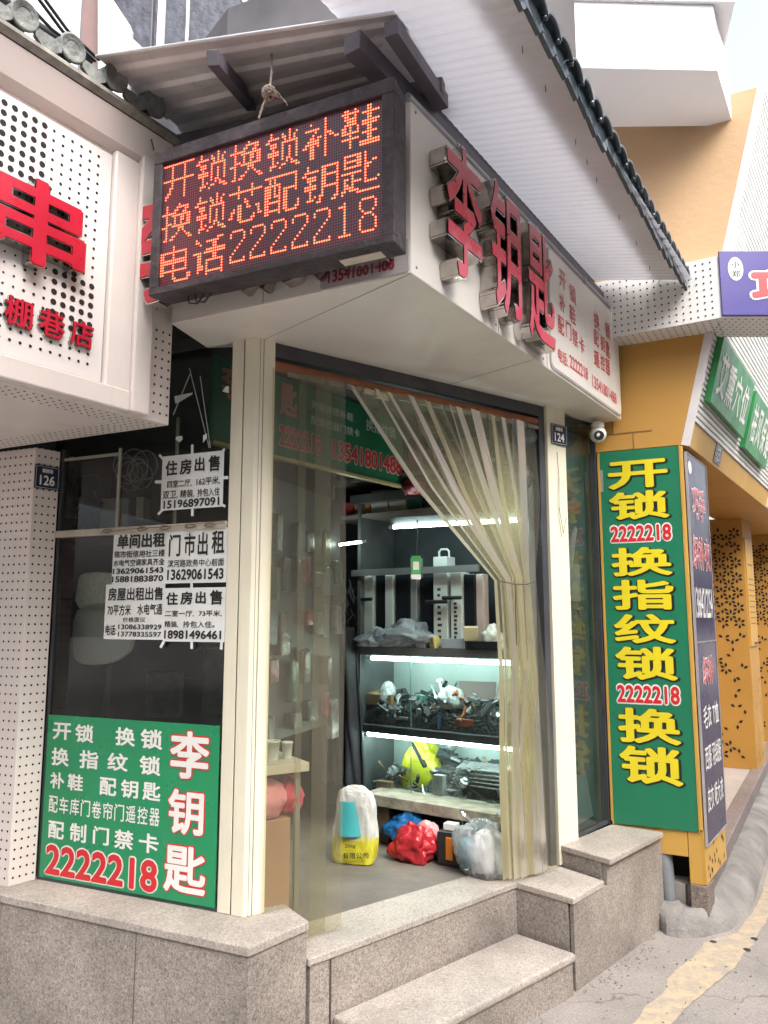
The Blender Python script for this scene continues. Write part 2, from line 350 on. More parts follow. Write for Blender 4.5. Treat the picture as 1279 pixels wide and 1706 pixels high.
# small holes and drain caps in the road
for i, (x, y) in enumerate(((1188, 1568), (1256, 1563), (1244, 1581), (1131, 1557))):
    p = onz(x, y, .006); o = MB().lathe(p-V((0, 0, .004)), [(.016, 0), (.016, .003), (.009, .0045)], 14).build('bolt_cap', BLACK)
    tag(o, ['small round black bolt cap set in the yellow line', 'small black bolt cap on the grey road, right of the yellow line, farther one', 'small black bolt cap on the grey road beside the yellow line, nearer one', 'small black round cap at the foot of the cement mound'][i], 'bolt cap', 'bolt caps in the road')
cb = Fr(onz(1146, 1560, 0), (1, .2, 0)); tag(MB().box(cb, 0, .035, 0, .022, -.03, 0).build('stone_chip', BLACK, bevel=.003), 'small black square chip at the foot of the cement mound', 'stone chip')

OPP = pm('far render wall', (.50, .46, .42), .8, var=.2, scale=.6)  # unseen buildings opposite, added to cut the sky light on the facades
for nm_, fr_, ln_, lab in (('unseen_street_building', Fr((-12, -4.6), (1, 0)), 18.0, 'unseen row of buildings added across the narrow street to block sky light'), ('unseen_alley_building', Fr((7.2, -3.5), (.5, .866)), 16.0, 'unseen building added on the far side of the alley to block sky light')):
    ob = thing(nm_, lab, 'building', fr_.p(ln_/2, 0, 0)); sgn = -1 if nm_ == 'unseen_alley_building' else 1
    a_, b_ = (-3, 0) if sgn == 1 else (-3, 0)
    MB().box(fr_, 0, ln_, 0, 6.2, 0 if sgn == 1 else -3, -3 if sgn == 1 else 0).build('wall', OPP, ob) if sgn == -1 else MB().box(fr_, 0, ln_, 0, 6.2, 0, 3).build('wall', OPP, ob)
    side = -.02 if sgn == 1 else .02
    for i in range(int(ln_/2.2)):
        for v in (.6, 3.9): MB().box(fr_, .5+i*2.2, 2.2+i*2.2, v, v+2.0, min(0, side), max(0, side)).build('window', BLACK, ob)

rg = random.Random(4); mb = MB()
for i in range(420):
    if i < 200: t_ = rg.random(); p = V((.80, 3.36, 0)).lerp(V((1.38, 4.0, 0)), t_)+V((.75, -.66, 0))*abs(rg.gauss(0, .05)); z_ = .0
    else: p = V((1.2, 3.7, 0))+V((rg.uniform(-.4, 1.1), rg.uniform(-.9, .25), 0)); z_ = .004
    if (p-V((1.5, 4.0, 0))).length < .35: continue
    s_ = rg.uniform(.0012, .0045); q_ = [V((rg.uniform(-1, 1), rg.uniform(-1, 1), 0))*s_*.4+V(c_)*s_ for c_ in ((-1, -1, 0), (1, -1, 0), (1, 1, 0), (-1, 1, 0), (0, 0, 1.2))]
    mb.add([p+c_+V((0, 0, z_)) for c_ in q_], [(0, 1, 4), (1, 2, 4), (2, 3, 4), (3, 0, 4), (3, 2, 1, 0)])
o = mb.build('grit', pm('grit stone', (.2, .18, .16), .9, var=.5, scale=30)); o['kind'] = 'stuff'; o['label'] = 'loose grit scattered on the street beside the granite steps'; o['category'] = 'grit'

# ================================================================== GRANITE
def lin2(a, b_, t): return (a[0]+(b_[0]-a[0])*t, a[1]+(b_[1]-a[1])*t)
def inset(pts, d):
    n = len(pts); c = V((sum(p[0] for p in pts)/n, sum(p[1] for p in pts)/n)); out = []
    for i in range(n):
        a, b_, e_ = V(pts[i-1][:2]), V(pts[i][:2]), V(pts[(i+1) % n][:2])
        d1 = (b_-a).normalized(); d2 = (e_-b_).normalized(); n1 = V((-d1.y, d1.x)); n2 = V((-d2.y, d2.x))
        if n1.dot(c-b_) < 0 and n2.dot(c-b_) < 0: n1, n2 = -n1, -n2
        m = n1+n2; m = m*(1/max(.3, m.dot(n1))); out.append(tuple(b_+m*d))
    return out
ledge = [(-.423, 2.564), (-.254, 2.775), (-.36, 2.94), (-.5, 2.86), (-1.38, 3.24), (-2.9, 3.95), (-2.9, 3.712)]
gt = thing('granite_ledge', 'grey speckled granite ledge under the shop window with the green poster', 'ledge', (-.8, 2.8, 0))
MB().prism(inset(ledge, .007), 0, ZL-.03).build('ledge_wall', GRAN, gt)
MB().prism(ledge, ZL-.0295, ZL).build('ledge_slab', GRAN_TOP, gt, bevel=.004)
jm = MB()
for pos in ((-.423-.007*0, 2.564),):
    pass
LF = Fr((-.423, 2.564), (.907, -.421)) ; jl = pm('stone joint', (.10, .085, .08), .9)
jm.box(LF, -.46, -.456, 0, ZL-.03, -.008, -.006); jm.box(LF, -1.2, -1.196, 0, ZL-.03, -.008, -.006); jm.build('stone_joint', jl, gt)

plat = [(-.254, 2.775), (-.183, 2.837), (.577, 3.537), (.778, 3.340), (.966, 3.556), (.80, 3.78), (.72, 3.9), (-.45, 2.97)]
st = thing('entrance_steps', 'grey speckled granite entrance platform and lower step below the shop door', 'steps', (.3, 3.1, 0))
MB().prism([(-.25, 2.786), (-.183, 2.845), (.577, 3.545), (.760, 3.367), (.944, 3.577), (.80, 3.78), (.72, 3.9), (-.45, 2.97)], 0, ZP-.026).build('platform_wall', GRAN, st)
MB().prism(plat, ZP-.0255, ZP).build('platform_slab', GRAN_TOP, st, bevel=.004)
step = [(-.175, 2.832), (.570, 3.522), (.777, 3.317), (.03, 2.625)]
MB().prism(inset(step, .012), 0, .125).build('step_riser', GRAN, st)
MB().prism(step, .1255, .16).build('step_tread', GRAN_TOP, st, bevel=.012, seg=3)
PFR = Fr((-.183, 2.837), (.76, .70)); jm = MB()
jm.box(PFR, -.002, .002, .0, ZP-.026, -.004, .0015); jm.build('stone_joint', jl, st)

blk = [(.826, 3.768), (.993, 3.552), (1.386, 3.992), (1.169, 4.138)]
bt = thing('granite_block', 'grey granite side block between the door post and the tall green sign', 'granite block', (1.1, 3.8, 0))
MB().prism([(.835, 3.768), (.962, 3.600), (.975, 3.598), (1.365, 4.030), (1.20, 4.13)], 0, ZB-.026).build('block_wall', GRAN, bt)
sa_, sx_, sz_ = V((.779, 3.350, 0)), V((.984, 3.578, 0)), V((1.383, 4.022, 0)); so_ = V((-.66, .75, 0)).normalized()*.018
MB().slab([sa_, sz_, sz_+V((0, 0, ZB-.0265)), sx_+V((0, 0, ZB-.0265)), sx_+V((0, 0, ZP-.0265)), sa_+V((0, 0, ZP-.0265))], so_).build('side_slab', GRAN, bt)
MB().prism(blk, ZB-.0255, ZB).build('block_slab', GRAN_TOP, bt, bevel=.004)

# ================================================================== SHOP BUILDING
sb = thing('shop_building', 'small corner locksmith shop with cream metal posts, glass window and open doorway', 'building', (-.4, 3.2, 0))
def cpost():
    mb = MB()
    mb.prism([(-.585, 2.853), (-.535, 2.830), (-.535, 2.86), (-.575, 2.878)], ZL, ZH+.02)
    mb.prism([(-.531, 2.826), (-.485, 2.806), (-.46, 2.822), (-.46, 2.85), (-.52, 2.87), (-.531, 2.85)], ZL, ZH+.02)
    mb.prism([(-.457, 2.824), (-.418, 2.852), (-.44, 2.885), (-.47, 2.86)], ZL, ZH+.02)
    return mb
cpost().build('corner_post', CREAM, sb, bevel=.003)
MB().prism([(-.55, 2.845), (-.47, 2.815), (-.43, 2.87), (-.5, 2.9)], ZL, ZH+.01).build('post_core', DARKM, sb)
mb = MB(); mb.box(DF, 1.535, 1.600, ZP, ZH+.02, -.05, .004); mb.box(DF, 1.603, 1.668, ZP, ZH+.02, -.05, .0); mb.box(DF, 1.671, 1.685, ZP, ZH+.02, -.05, -.006)
mb.build('door_post', CREAM, sb, bevel=.003)
MB().box(DF, 1.494, 1.534, ZP, ZH, -.06, -.012).build('door_jamb', DARKM, sb, bevel=.003)
mb = MB(); mb.box(DF, 0, 1.494, 2.505, ZH, -.05, -.012); mb.build('door_header', DARKM, sb)
MB().tube([DF.p(0, 2.475, -.03), DF.p(.75, 2.47, -.028), DF.p(1.49, 2.478, -.03)], .02, 10).build('curtain_pole', WOODO, sb)
mb = MB()
for k in range(16):
    x = .06+k*.09; mb.box(DF, x, x+.075, 2.435, 2.452, -.012, -.006)
mb.build('hanging_rail', pm('dull steel', (.3, .29, .28), .45, metal=.8, var=.3), sb)
for q in ((.42, .47, 2.428, 2.450, -.004, 0), (.475, .545, 2.418, 2.447, -.003, .003)): MB().box(DF, *q).build('hinge_plate', pm('white zinc', (.7, .68, .65), .4, metal=.3), sb)

# left window
PANE = glassy('window glass', (.84, .90, .87), 1.42, .015, haze=.04, base_haze=.006, hcol=(.55, .55, .5), hscale=3)
wn = MB(); wn.box(WF, 0, .862, ZL+.0, ZL+.012, -.03, -.004); wn.box(WF, 0, .012, ZL, 2.21, -.03, -.004)
wo_ = wn.build('window_frame', DARKM, sb)
u_r = .852
MB().quad(WF.p(.005, ZL+.01, -.012), WF.p(u_r, ZL+.01, -.012), WF.p(u_r, 1.832, -.012), WF.p(.005, 1.832, -.012)).build('lower_pane', PANE, sb, recalc=False)
MB().quad(WF.p(.005, 1.862, -.016), WF.p(u_r, 1.862, -.016), WF.p(u_r, ZH, -.016), WF.p(.005, ZH, -.016)).build('upper_pane', PANE, sb, recalc=False)
MB().box(WF, .0, .856, 1.833, 1.861, -.03, .006).build('transom', pm('dirty cream metal', (.50, .46, .38), .5, var=.2, scale=9, dirt=.6, dcol=(.2, .16, .1)), sb, bevel=.002)
mb = MB(); mb.tube([WF.p(.25, 1.842, .012), WF.p(.42, 1.850, .014), WF.p(.6, 1.850, .014), WF.p(.85, 1.86, .012)], .0018, 5)
for x in (.29, .47, .58, .70, .79):
    mb.tube([WF.p(x-.025, 1.846, .013), WF.p(x-.01, 1.854, .018), WF.p(x+.012, 1.853, .018), WF.p(x+.025, 1.847, .013), WF.p(x+.01, 1.840, .02), WF.p(x-.012, 1.840, .018), WF.p(x-.025, 1.846, .013)], .003, 5)
tag(mb.build('wire_chain', pm('rusty wire', (.25, .2, .15), .6, metal=.6, var=.4)), 'thin rusty wire with twisted links along the window transom', 'wire')
for q in ((.31, .322, 1.862, 2.19, -.014, -.006), (.012, .308, 2.16, 2.172, -.014, -.008), (.57, .58, 1.862, 2.30, -.05, -.04)): MB().box(WF, *q).build('glazing_strip', pm('yellowed strip', (.34, .32, .26), .5, var=.2), sb)
mb = MB()
for (x0, y0, x1, y1) in ((312, 612, 345, 745), (313, 622, 285, 690), (330, 625, 347, 745)):
    a = WF.px(x0, y0); c = WF.px(x1, y1); mb.tube([WF.p(*a, -.012), WF.p(*c, -.012)], .002, 4)
mb.build('glass_crack', pm('crack tape', (.5, .5, .48), .4), sb)

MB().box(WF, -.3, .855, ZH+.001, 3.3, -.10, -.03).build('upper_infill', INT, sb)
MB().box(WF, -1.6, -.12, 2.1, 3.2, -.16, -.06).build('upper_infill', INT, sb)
# side pane right of the door
SP = glassy('side glass', (.72, .82, .80), 1.5, .02, haze=.16, base_haze=.06, hcol=(.35, .45, .42), hscale=5)
MB().quad(SF.p(.01, ZB, -.02), SF.p(.375, ZB, -.02), SF.p(.375, ZH, -.02), SF.p(.01, ZH, -.02)).build('side_pane', SP, sb, recalc=False)
mb = MB(); mb.box(SF, .352, .383, ZB, 2.5, -.035, -.002); mb.box(SF, .0, .352, ZB, ZB+.02, -.035, -.01); mb.build('side_frame', DARKM, sb, bevel=.002)

# walls, floor and ceiling inside
room = [(-1.42, 3.25), (-1.78, 4.1), (-1.2, 4.85), (.35, 5.0), (1.15, 4.72), (1.205, 4.16)]
mb = MB()
for a, c in zip(room[:-1], room[1:]):
    a = V(a); c = V(c); d = (c-a).normalized(); nn_ = V((-d.y, d.x))
    mb.prism([a-d*.02, c+d*.02, c+nn_*.06+d*.02, a+nn_*.06-d*.02], ZP-.1, ZH)
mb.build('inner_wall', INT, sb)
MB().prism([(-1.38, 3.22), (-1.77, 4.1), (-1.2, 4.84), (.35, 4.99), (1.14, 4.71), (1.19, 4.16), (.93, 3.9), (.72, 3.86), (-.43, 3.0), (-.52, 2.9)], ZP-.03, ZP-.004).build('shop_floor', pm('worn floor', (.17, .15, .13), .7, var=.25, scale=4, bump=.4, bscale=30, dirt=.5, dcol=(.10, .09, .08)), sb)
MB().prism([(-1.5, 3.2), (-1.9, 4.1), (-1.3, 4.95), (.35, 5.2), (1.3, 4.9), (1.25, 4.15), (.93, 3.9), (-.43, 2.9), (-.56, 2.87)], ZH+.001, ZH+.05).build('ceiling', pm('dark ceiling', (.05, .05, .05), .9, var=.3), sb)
# dark upper wall carrying the canopies
MB().prism([(-.62, 2.75), (.12, 2.42), (1.15, 3.98), (1.3, 4.9), (.35, 5.2), (-1.3, 4.9), (-1.3, 3.6)], ZT+.002, 3.9).build('upper_wall', pm('dark upper wall', (.12, .115, .125), .85, var=.3, scale=3), sb)

# ================================================================== FASCIA SIGN
fs = thing('fascia_sign', 'white wraparound shop fascia box above the door with red raised characters', 'shop sign', (.085, 2.259, ZH))
l, c, r = (-.774, 2.676), (.085, 2.259), (1.283, 4.044)
MB().prism([l, c, r, (1.17, 4.13), (.93, 3.95), (-.40, 2.96), (-.60, 2.92), (-.70, 2.93)], ZH, ZT).build('fascia_box', PANEL, fs, bevel=.004)
mb = MB(); mb.tube([FR_.p(-.01, ZT+.004, -.006), FR_.p(1.0, ZT+.004, -.006), FR_.p(2.15, ZT+.004, -.006)], .014, 8); mb.tube([FL.p(0, ZT+.004, -.006), FL.p(.955, ZT+.004, -.006)], .014, 8)
for x in (.3, 1.0, 1.6): mb.tube([FR_.p(x, ZT+.004, -.006), FR_.p(x+.03, ZT+.004, -.006)], .018, 8)
mb.build('fascia_trim', pm('galvanised trim', (.36, .36, .37), .4, metal=.5, var=.2), fs)
for u in (.62, 1.10): MB().box(FR_, u, u+.0022, ZH+.004, ZT-.006, .0002, .0012).build('panel_seam', pm('fascia seam', (.28, .25, .22), .7), fs)
MB().box(FL, .40, .4022, ZH+.004, ZT-.006, .0002, .0012).build('panel_seam', MC['fascia seam'], fs)
for q0_, q1_ in (((.085, 2.259), (-.46, 2.83)), ((.62, 3.06), (.30, 3.40))):
    a_ = V((*q0_, ZH-.0012)); b_ = V((*q1_, ZH-.0012)); d_ = (b_-a_).normalized(); w_ = V((-d_.y, d_.x, 0))*.0012
    MB().slab([a_-w_, b_-w_, b_+w_, a_+w_], (0, 0, .0009)).build('soffit_seam', MC['fascia seam'], fs)
for u in (.03, .6, 1.06, 2.12):
    for v in (ZH+.03, ZT-.03): MB().lathe(FR_.p(u, v, .0), [(.005, 0), (.005, .0016), (.003, .0026)], 10, FR_.N).build('screw', MC['fascia seam'], fs)
# info panel on the right face
def rrect(fr, u0, u1, v0, v1, n0, n1, rad=.03, seg=5):
    pts = []
    for cx, cy, a0 in ((u1-rad, v1-rad, 0), (u0+rad, v1-rad, 90), (u0+rad, v0+rad, 180), (u1-rad, v0+rad, 270)):
        for k in range(seg+1):
            a = radians(a0+90*k/seg); pts.append((cx+rad*cos(a), cy+rad*sin(a)))
    return MB().slab([fr.p(x, y, n0) for x, y in pts], fr.N*(n1-n0))
rrect(FR_, 1.13, 2.135, ZH+.012, ZT-.02, .001, .006).build('info_border', pm('grey edging', (.45, .42, .42), .5), fs)
ip = rrect(FR_, 1.138, 2.127, ZH+.02, ZT-.028, .0055, .0085).build('info_panel', PANEL, fs)
# rows located from the photograph on the plane of the face
def row(ch, x0, y0, x1, y1, fr=FR_):
    a = fr.px(x0, y0); q = fr.px(x1, y1); return a, q
v_r = [(3.045, 2.945), (2.915, 2.82), (2.80, 2.70)]
L1 = []
for tx, x0, x1, y0, y1, hh_ in (('开', 928, 939, 456, 478, .085), ('锁', 945, 956, 475, 506, .09), ('换', 986, 995, 523, 547, .09), ('锁', 1005, 1013, 537, 566, .09),
        ('补', 928, 938, 494, 519, .085), ('鞋', 945, 955, 510, 540, .09), ('配', 986, 994, 553, 576, .08), ('钥', 997, 1004, 560, 586, .085), ('匙', 1006, 1013, 569, 598, .085),
        ('配', 926, 936, 529, 557, .085), ('门', 939, 948, 537, 566, .085), ('禁', 950, 959, 548, 579, .085), ('卡', 961, 970, 563, 588, .08), ('遥', 986, 995, 583, 613, .085), ('控', 997, 1004, 590, 620, .085), ('器', 1005, 1013, 597, 627, .085),
        ('电话:', 926, 942, 581, 611, .062), ('2222218', 945, 976, 591, 635, .062), ('13541801488', 983, 1024, 629, 671, .062)):
    ym_ = (y0+y1)/2; ua_ = FR_.px(x0, ym_-(x1-x0)/2)[0]; ub_ = FR_.px(x1, ym_+(x1-x0)/2)[0]; vm_ = FR_.px((x0+x1)/2, ym_)[1]
    L1.append((tx, ua_, ub_, vm_-hh_/2, vm_+hh_/2))
lettering('red_lettering', FR_, L1, REDL, fs, .0105, off=.012)
# phone tab under the LED board
pt = thing('phone_tab', 'small grey label with a red phone number at the fascia corner', 'label', FL.p(.68, ZH, 0))
rrect(FL, .63, .948, ZH+.006, ZH+.115, .001, .005, .012).build('tab_plate', pm('grey tab', (.45, .42, .43), .4), pt)
lettering('tab_digits', FL, [('13541801488', .66, .90, ZH+.022, ZH+.066)], shiny_print('maroon print', (.32, .02, .05)), pt, .007, off=.03)

def channel(fr, ch, u0, u1, v0, v1, depth, parent, bold=.027, shear=0, name='raised_character'):
    """raised character: mirror sides, pale rim, red face"""
    th = parent
    s1 = MB(); text_in(s1, fr, ch, u0, u1, v0, v1, .002+depth/2, off=bold, ext=depth/2, grow=.013, ref=bold, shear=shear)
    a = s1.build(name, CHROME, th, recalc=False)
    s2 = MB(); text_in(s2, fr, ch, u0, u1, v0, v1, depth+.0045, off=bold, shear=shear, ref=bold); s2.build('character_face', REDF, a, recalc=False)
    return a
channel(FR_, '李', .11, .36, 2.61, 3.08, .065, fs, bold=.016)
channel(FR_, '钥', .43, .69, 2.60, 3.09, .065, fs, bold=.016)
channel(FR_, '匙', .76, 1.03, 2.59, 3.07, .065, fs, bold=.016)
FLs = Fr(FL.p(0, 0, .085), FL.U)
channel(FLs, '李', -.085, .22, 2.585, 3.0, .05, fs)
for ch, u0, u1 in (('钥', .30, .58), ('匙', .62, .90)):
    channel(FL, ch, u0, u1, 2.595, 3.07, .05, fs)

# ================================================================== LED BOARD
LEDF = Fr((-.754, 2.452, 0), (.908, -.42)); W_, T_, B_ = .826, 3.044, 2.596
led = thing('led_sign', 'weathered black LED board with glowing red characters hanging under the canopy', 'led sign', LEDF.p(W_/2, B_, -.05))
FRM = pm('weathered black wood', (.045, .035, .04), .65, var=.4, scale=14, bump=.7, bscale=35, dirt=.5, dcol=(.14, .12, .13))
MB().box(LEDF, -.035, W_+.04, B_-.022, T_+.045, -.085, -.004).build('sign_case', FRM, led, bevel=.004)
mb = MB(); mb.box(LEDF, -.037, W_+.042, B_-.024, B_, -.02, .012); mb.box(LEDF, -.037, W_+.042, T_, T_+.047, -.02, .012)
mb.box(LEDF, -.037, -.001, B_, T_, -.02, .010); mb.box(LEDF, W_+.001, W_+.042, B_, T_, -.02, .010); mb.build('sign_frame', FRM, led, bevel=.003)
# screen with its dot grid
sm = bpy.data.materials.new('led screen'); sm.use_nodes = True; t = sm.node_tree; N = t.nodes; L = t.links; b = N['Principled BSDF']
tc = N.new('ShaderNodeTexCoord').outputs['UV']
mp = N.new('ShaderNodeMapping'); mp.inputs['Scale'].default_value = (96, 48, 1); L.new(tc, mp.inputs[0])
fv = N.new('ShaderNodeVectorMath'); fv.operation = 'FRACTION'; L.new(mp.outputs[0], fv.inputs[0])
sv_ = N.new('ShaderNodeVectorMath'); sv_.operation = 'SUBTRACT'; L.new(fv.outputs[0], sv_.inputs[0]); sv_.inputs[1].default_value = (.5, .5, 0)
ln = N.new('ShaderNodeVectorMath'); ln.operation = 'LENGTH'; L.new(sv_.outputs[0], ln.inputs[0])
r_ = N.new('ShaderNodeMapRange'); r_.inputs[1].default_value = .28; r_.inputs[2].default_value = .36; r_.inputs[3].default_value = 1; r_.inputs[4].default_value = 0; L.new(ln.outputs['Value'], r_.inputs[0])
mx = N.new('ShaderNodeMix'); mx.data_type = 'RGBA'; L.new(r_.outputs[0], mx.inputs[0]); mx.inputs[6].default_value = (.03, .012, .018, 1); mx.inputs[7].default_value = (.24, .045, .07, 1); L.new(mx.outputs[2], b.inputs['Base Color'])
b.inputs['Roughness'].default_value = .35
scr = MB().quad(LEDF.p(0, B_, -.001), LEDF.p(W_, B_, -.001), LEDF.p(W_, T_, -.001), LEDF.p(0, T_, -.001)).build('screen', sm, led, recalc=False)
uv = scr.data.uv_layers.new(name='UVMap')
for i, q in enumerate(((0, 0), (1, 0), (1, 1), (0, 1))): uv.data[i].uv = q
def raster(ch, w, h, off=0.0, th=.42, SS=4):
    vs, fs_ = glyphs(ch, off); xs = [a.x for a in vs]; ys = [a.y for a in vs]; x0, x1, y0, y1 = min(xs), max(xs), min(ys), max(ys)
    G = [[0]*(w*SS) for _ in range(h*SS)]
    for f in fs_:
        P = [((vs[i].x-x0)/(x1-x0)*w*SS, (y1-vs[i].y)/(y1-y0)*h*SS) for i in f]
        for k in range(1, len(P)-1):
            a, b_, c_ = P[0], P[k], P[k+1]
            det = (b_[0]-a[0])*(c_[1]-a[1])-(c_[0]-a[0])*(b_[1]-a[1])
            if abs(det) < 1e-9: continue
            for yy in range(max(0, int(min(a[1], b_[1], c_[1]))), min(h*SS-1, int(max(a[1], b_[1], c_[1])))+1):
                for xx in range(max(0, int(min(a[0], b_[0], c_[0]))), min(w*SS-1, int(max(a[0], b_[0], c_[0])))+1):
                    px, py = xx+.5, yy+.5
                    s_ = ((px-a[0])*(c_[1]-a[1])-(c_[0]-a[0])*(py-a[1]))/det; t_ = ((b_[0]-a[0])*(py-a[1])-(px-a[0])*(b_[1]-a[1]))/det
                    if s_ >= -1e-6 and t_ >= -1e-6 and s_+t_ <= 1+1e-6: G[yy][xx] = 1
    return [[sum(G[j*SS+q][i*SS+p] for q in range(SS) for p in range(SS)) >= th*SS*SS for i in range(w)] for j in range(h)]
DIG = {'2': ["0111110", "1000001", "1000001", "0000001", "0000010", "0000100", "0001000", "0010000", "0100000", "1000000", "1000001", "1111111"],
       '1': ["0001000", "0111000", "0001000", "0001000", "0001000", "0001000", "0001000", "0001000", "0001000", "0001000", "0001000", "0111110"],
       '8': ["0111110", "1000001", "1000001", "1000001", "0100010", "0011100", "0100010", "1000001", "1000001", "1000001", "1000001", "0111110"]}
dots = []
for rI, (ws, y0) in enumerate((('开锁换锁补鞋', 47), ('换锁芯配钥匙', 31), ('电话', 15))):
    for k, ch in enumerate(ws):
        g = raster(ch, 15, 14, th=.5)
        for j, rw in enumerate(g):
            for i, q in enumerate(rw):
                if q: dots.append((k*16+i, y0-1-j))
for k, ch in enumerate('2222218'):
    for j, rw in enumerate(DIG[ch]):
        for i, q in enumerate(rw):
            if q == '1': dots.append((33+k*9+i, 14-j))
mb = MB(); pw = W_/96; ph = (T_-B_)/48
for i, j in dots:
    mb.disc(LEDF.p((i+.5)*pw, (j+.5)*ph+B_, .001), LEDF.U, LEDF.V, pw*.37, 8)
mb.build('lit_dots', emis('lit led', (1, .13, .06), 3.2), led, recalc=False)
rrect(LEDF, W_-.16, W_-.02, B_-.0245, B_-.0225, -.07, -.03, .001).build('worn_patch', pm('bare patch', (.62, .56, .48), .7, var=.2), led)
mb = MB()
for x in (.10, .13): mb.tube([LEDF.p(x-.02, B_-.022, -.05), LEDF.p(x-.01, B_-.05, -.045), LEDF.p(x+.02, B_-.055, -.05), LEDF.p(x+.04, B_-.022, -.06)], .003, 6)
mb.build('cable', BLACK, led)
tk = thing('hanging_rope', 'knotted frayed rope tying the LED board to the canopy beam', 'rope', ony(447, 150, 2.2))
ROPE = pm('old rope', (.34, .28, .24), .9, var=.4, scale=40, bump=1, bscale=150)
a = ony(452, 90, 2.25); k_ = ony(448, 155, 2.2); d_ = ony(431, 197, 2.2)
mb = MB(); mb.tube([a, a.lerp(k_, .5)+V((.004, 0, 0)), k_], .004, 6); mb.tube([k_, k_.lerp(d_, .5)+V((-.003, 0, 0)), d_], .004, 6)
for i in range(9):
    th_ = i*1.3; c1 = V((sin(th_)*.5, cos(th_*1.7)*.5, sin(th_*2.3)*.5)).normalized(); c2 = c1.orthogonal().normalized(); c3 = c1.cross(c2)
    mb.tube([k_ + (c2*cos(x*.7)+c3*sin(x*.7))*.021 for x in range(10)], .0042, 5)
for i in range(4): mb.tube([k_, k_+V((.02+.01*i, 0, .01-.012*i)), k_+V((.035+.008*i, -.005, -.012*i-.01))], .0018, 4)
mb.build('rope_strands', ROPE, tk)

# ================================================================== CANOPIES
SHEET = pm('corrugated underside', (.80, .80, .83), .45, var=.08, scale=2.5, dirt=.25, dcol=(.3, .3, .33))
translucent_mix(SHEET, (.70, .71, .80), .17)
SHEETG = pm('galvanised grey sheet', (.66, .62, .61), .45, metal=.15, var=.15, scale=3, dirt=.4, dcol=(.18, .16, .18))
BEAM = pm('purple grey steel', (.11, .10, .12), .5, var=.25, scale=6, dirt=.4, dcol=(.2, .18, .2))
PD = V((.83, -.557, 0)); DD = V((.557, .83, 0)); cV = V((.085, 2.259, 0))
def zc(w): return 3.30-.25*w
def corr(s): 
    ph_ = (s/.042) % 1.0
    return .0013*max(-1, min(1, 2.2*sin(ph_*2*pi)))
rc = thing('right_canopy', 'pale corrugated canopy over the right fascia edged with dark curved tiles', 'canopy', (.7, 2.9, 3.2))
def fn(i, j):
    s = -1.5+i*3.50; w = -.12+j*(.12+.43)
    p = cV+DD*s+PD*w; return V((p.x, p.y, zc(w)+corr(s)))
MB().grid(fn, 800, 1, False).build('corrugated_sheet', SHEET, rc, recalc=False)
mb = MB()
EF = Fr(cV+PD*-.02, (.557, .83))
mb.box(EF, -.25, 2.0, ZT+.022, ZT+.085, -.06, 0)
mb.build('support_beam', BEAM, rc, bevel=.003)
mb = MB()
for i, (x, y) in enumerate(((870, 78), (908, 143), (959, 232), (977, 265), (994, 295), (1031, 358), (1059, 401), (1082, 443), (1097, 469))):
    d = ray(x, y); lo, hi = 1.5, 6
    # hit the sloping sheet z = zc(w)
    for _ in range(40):
        m_ = (lo+hi)/2; p = C0+d*m_; w = (p-cV).dot(PD)
        if p.z < zc(w): lo = m_
        else: hi = m_
    p = C0+d*lo
    mb.tube([p+V((0, 0, .004)), p-V((random.uniform(-.003, .004), 0, .022))], .0014, 5)
mb.build('roofing_nail', DARKM, rc)
TILE = pm('dark glazed tile', (.035, .05, .062), .3, var=.35, scale=10, bump=.3, bscale=30, coat=.3)
def tile_mesh():
    """one curved end tile: cover shell, rim and hanging drip tongue, local x along eave, y outward"""
    mb = MB(); R1 = .052; n = 10; rows = ((-.05, .0, 1.0), (.03, .0, 1.0), (.075, -.004, 1.0), (.09, -.012, 1.08))
    vs = []
    for y, dz, k in rows:
        for i in range(n+1):
            a = pi*i/n; vs.append(V((cos(a)*R1*k, y, sin(a)*R1*.8*k+dz+.024-.25*y)))
    mb.add(vs, [(r*(n+1)+i, r*(n+1)+i+1, (r+1)*(n+1)+i+1, (r+1)*(n+1)+i) for r in range(3) for i in range(n)], True)
    tv = [V((-.057, .055, .014)), V((.057, .055, .014)), V((.056, .062, -.040)), V((.034, .066, -.062)), V((-.004, .068, -.082)), V((-.028, .064, -.064)), V((-.034, .062, -.052)), V((-.057, .060, -.046))]
    mb.slab(tv, (0, .008, .002))
    return mb
tm = tile_mesh(); t0 = tm.build('roof_tile', TILE, None, solid=.009)
t0.parent = rc
ang = math.atan2(DD.y, DD.x)
kk = 0
s = -1.05
while s < 2.06:
    o = t0 if kk == 0 else t0.copy()
    if kk: COL.objects.link(o); o.parent = rc
    we = .425-.03*s; p = cV+DD*s+PD*(we-.04); p.z = zc(we)+.006
    o.location = p-rc.location
    # local x -> along DD, local y -> outward PD
    M = Matrix(((-DD.x, PD.x, 0), (-DD.y, PD.y, 0), (0, 0, 1)))
    # tile leans: each overlaps the next, giving the saw-tooth edge
    e_ = M.to_euler(); o.rotation_euler = (e_.x + random.uniform(-.05, .05), e_.y + random.uniform(-.06, .06) + .10, e_.z + random.uniform(-.04, .04))
    s += .108; kk += 1

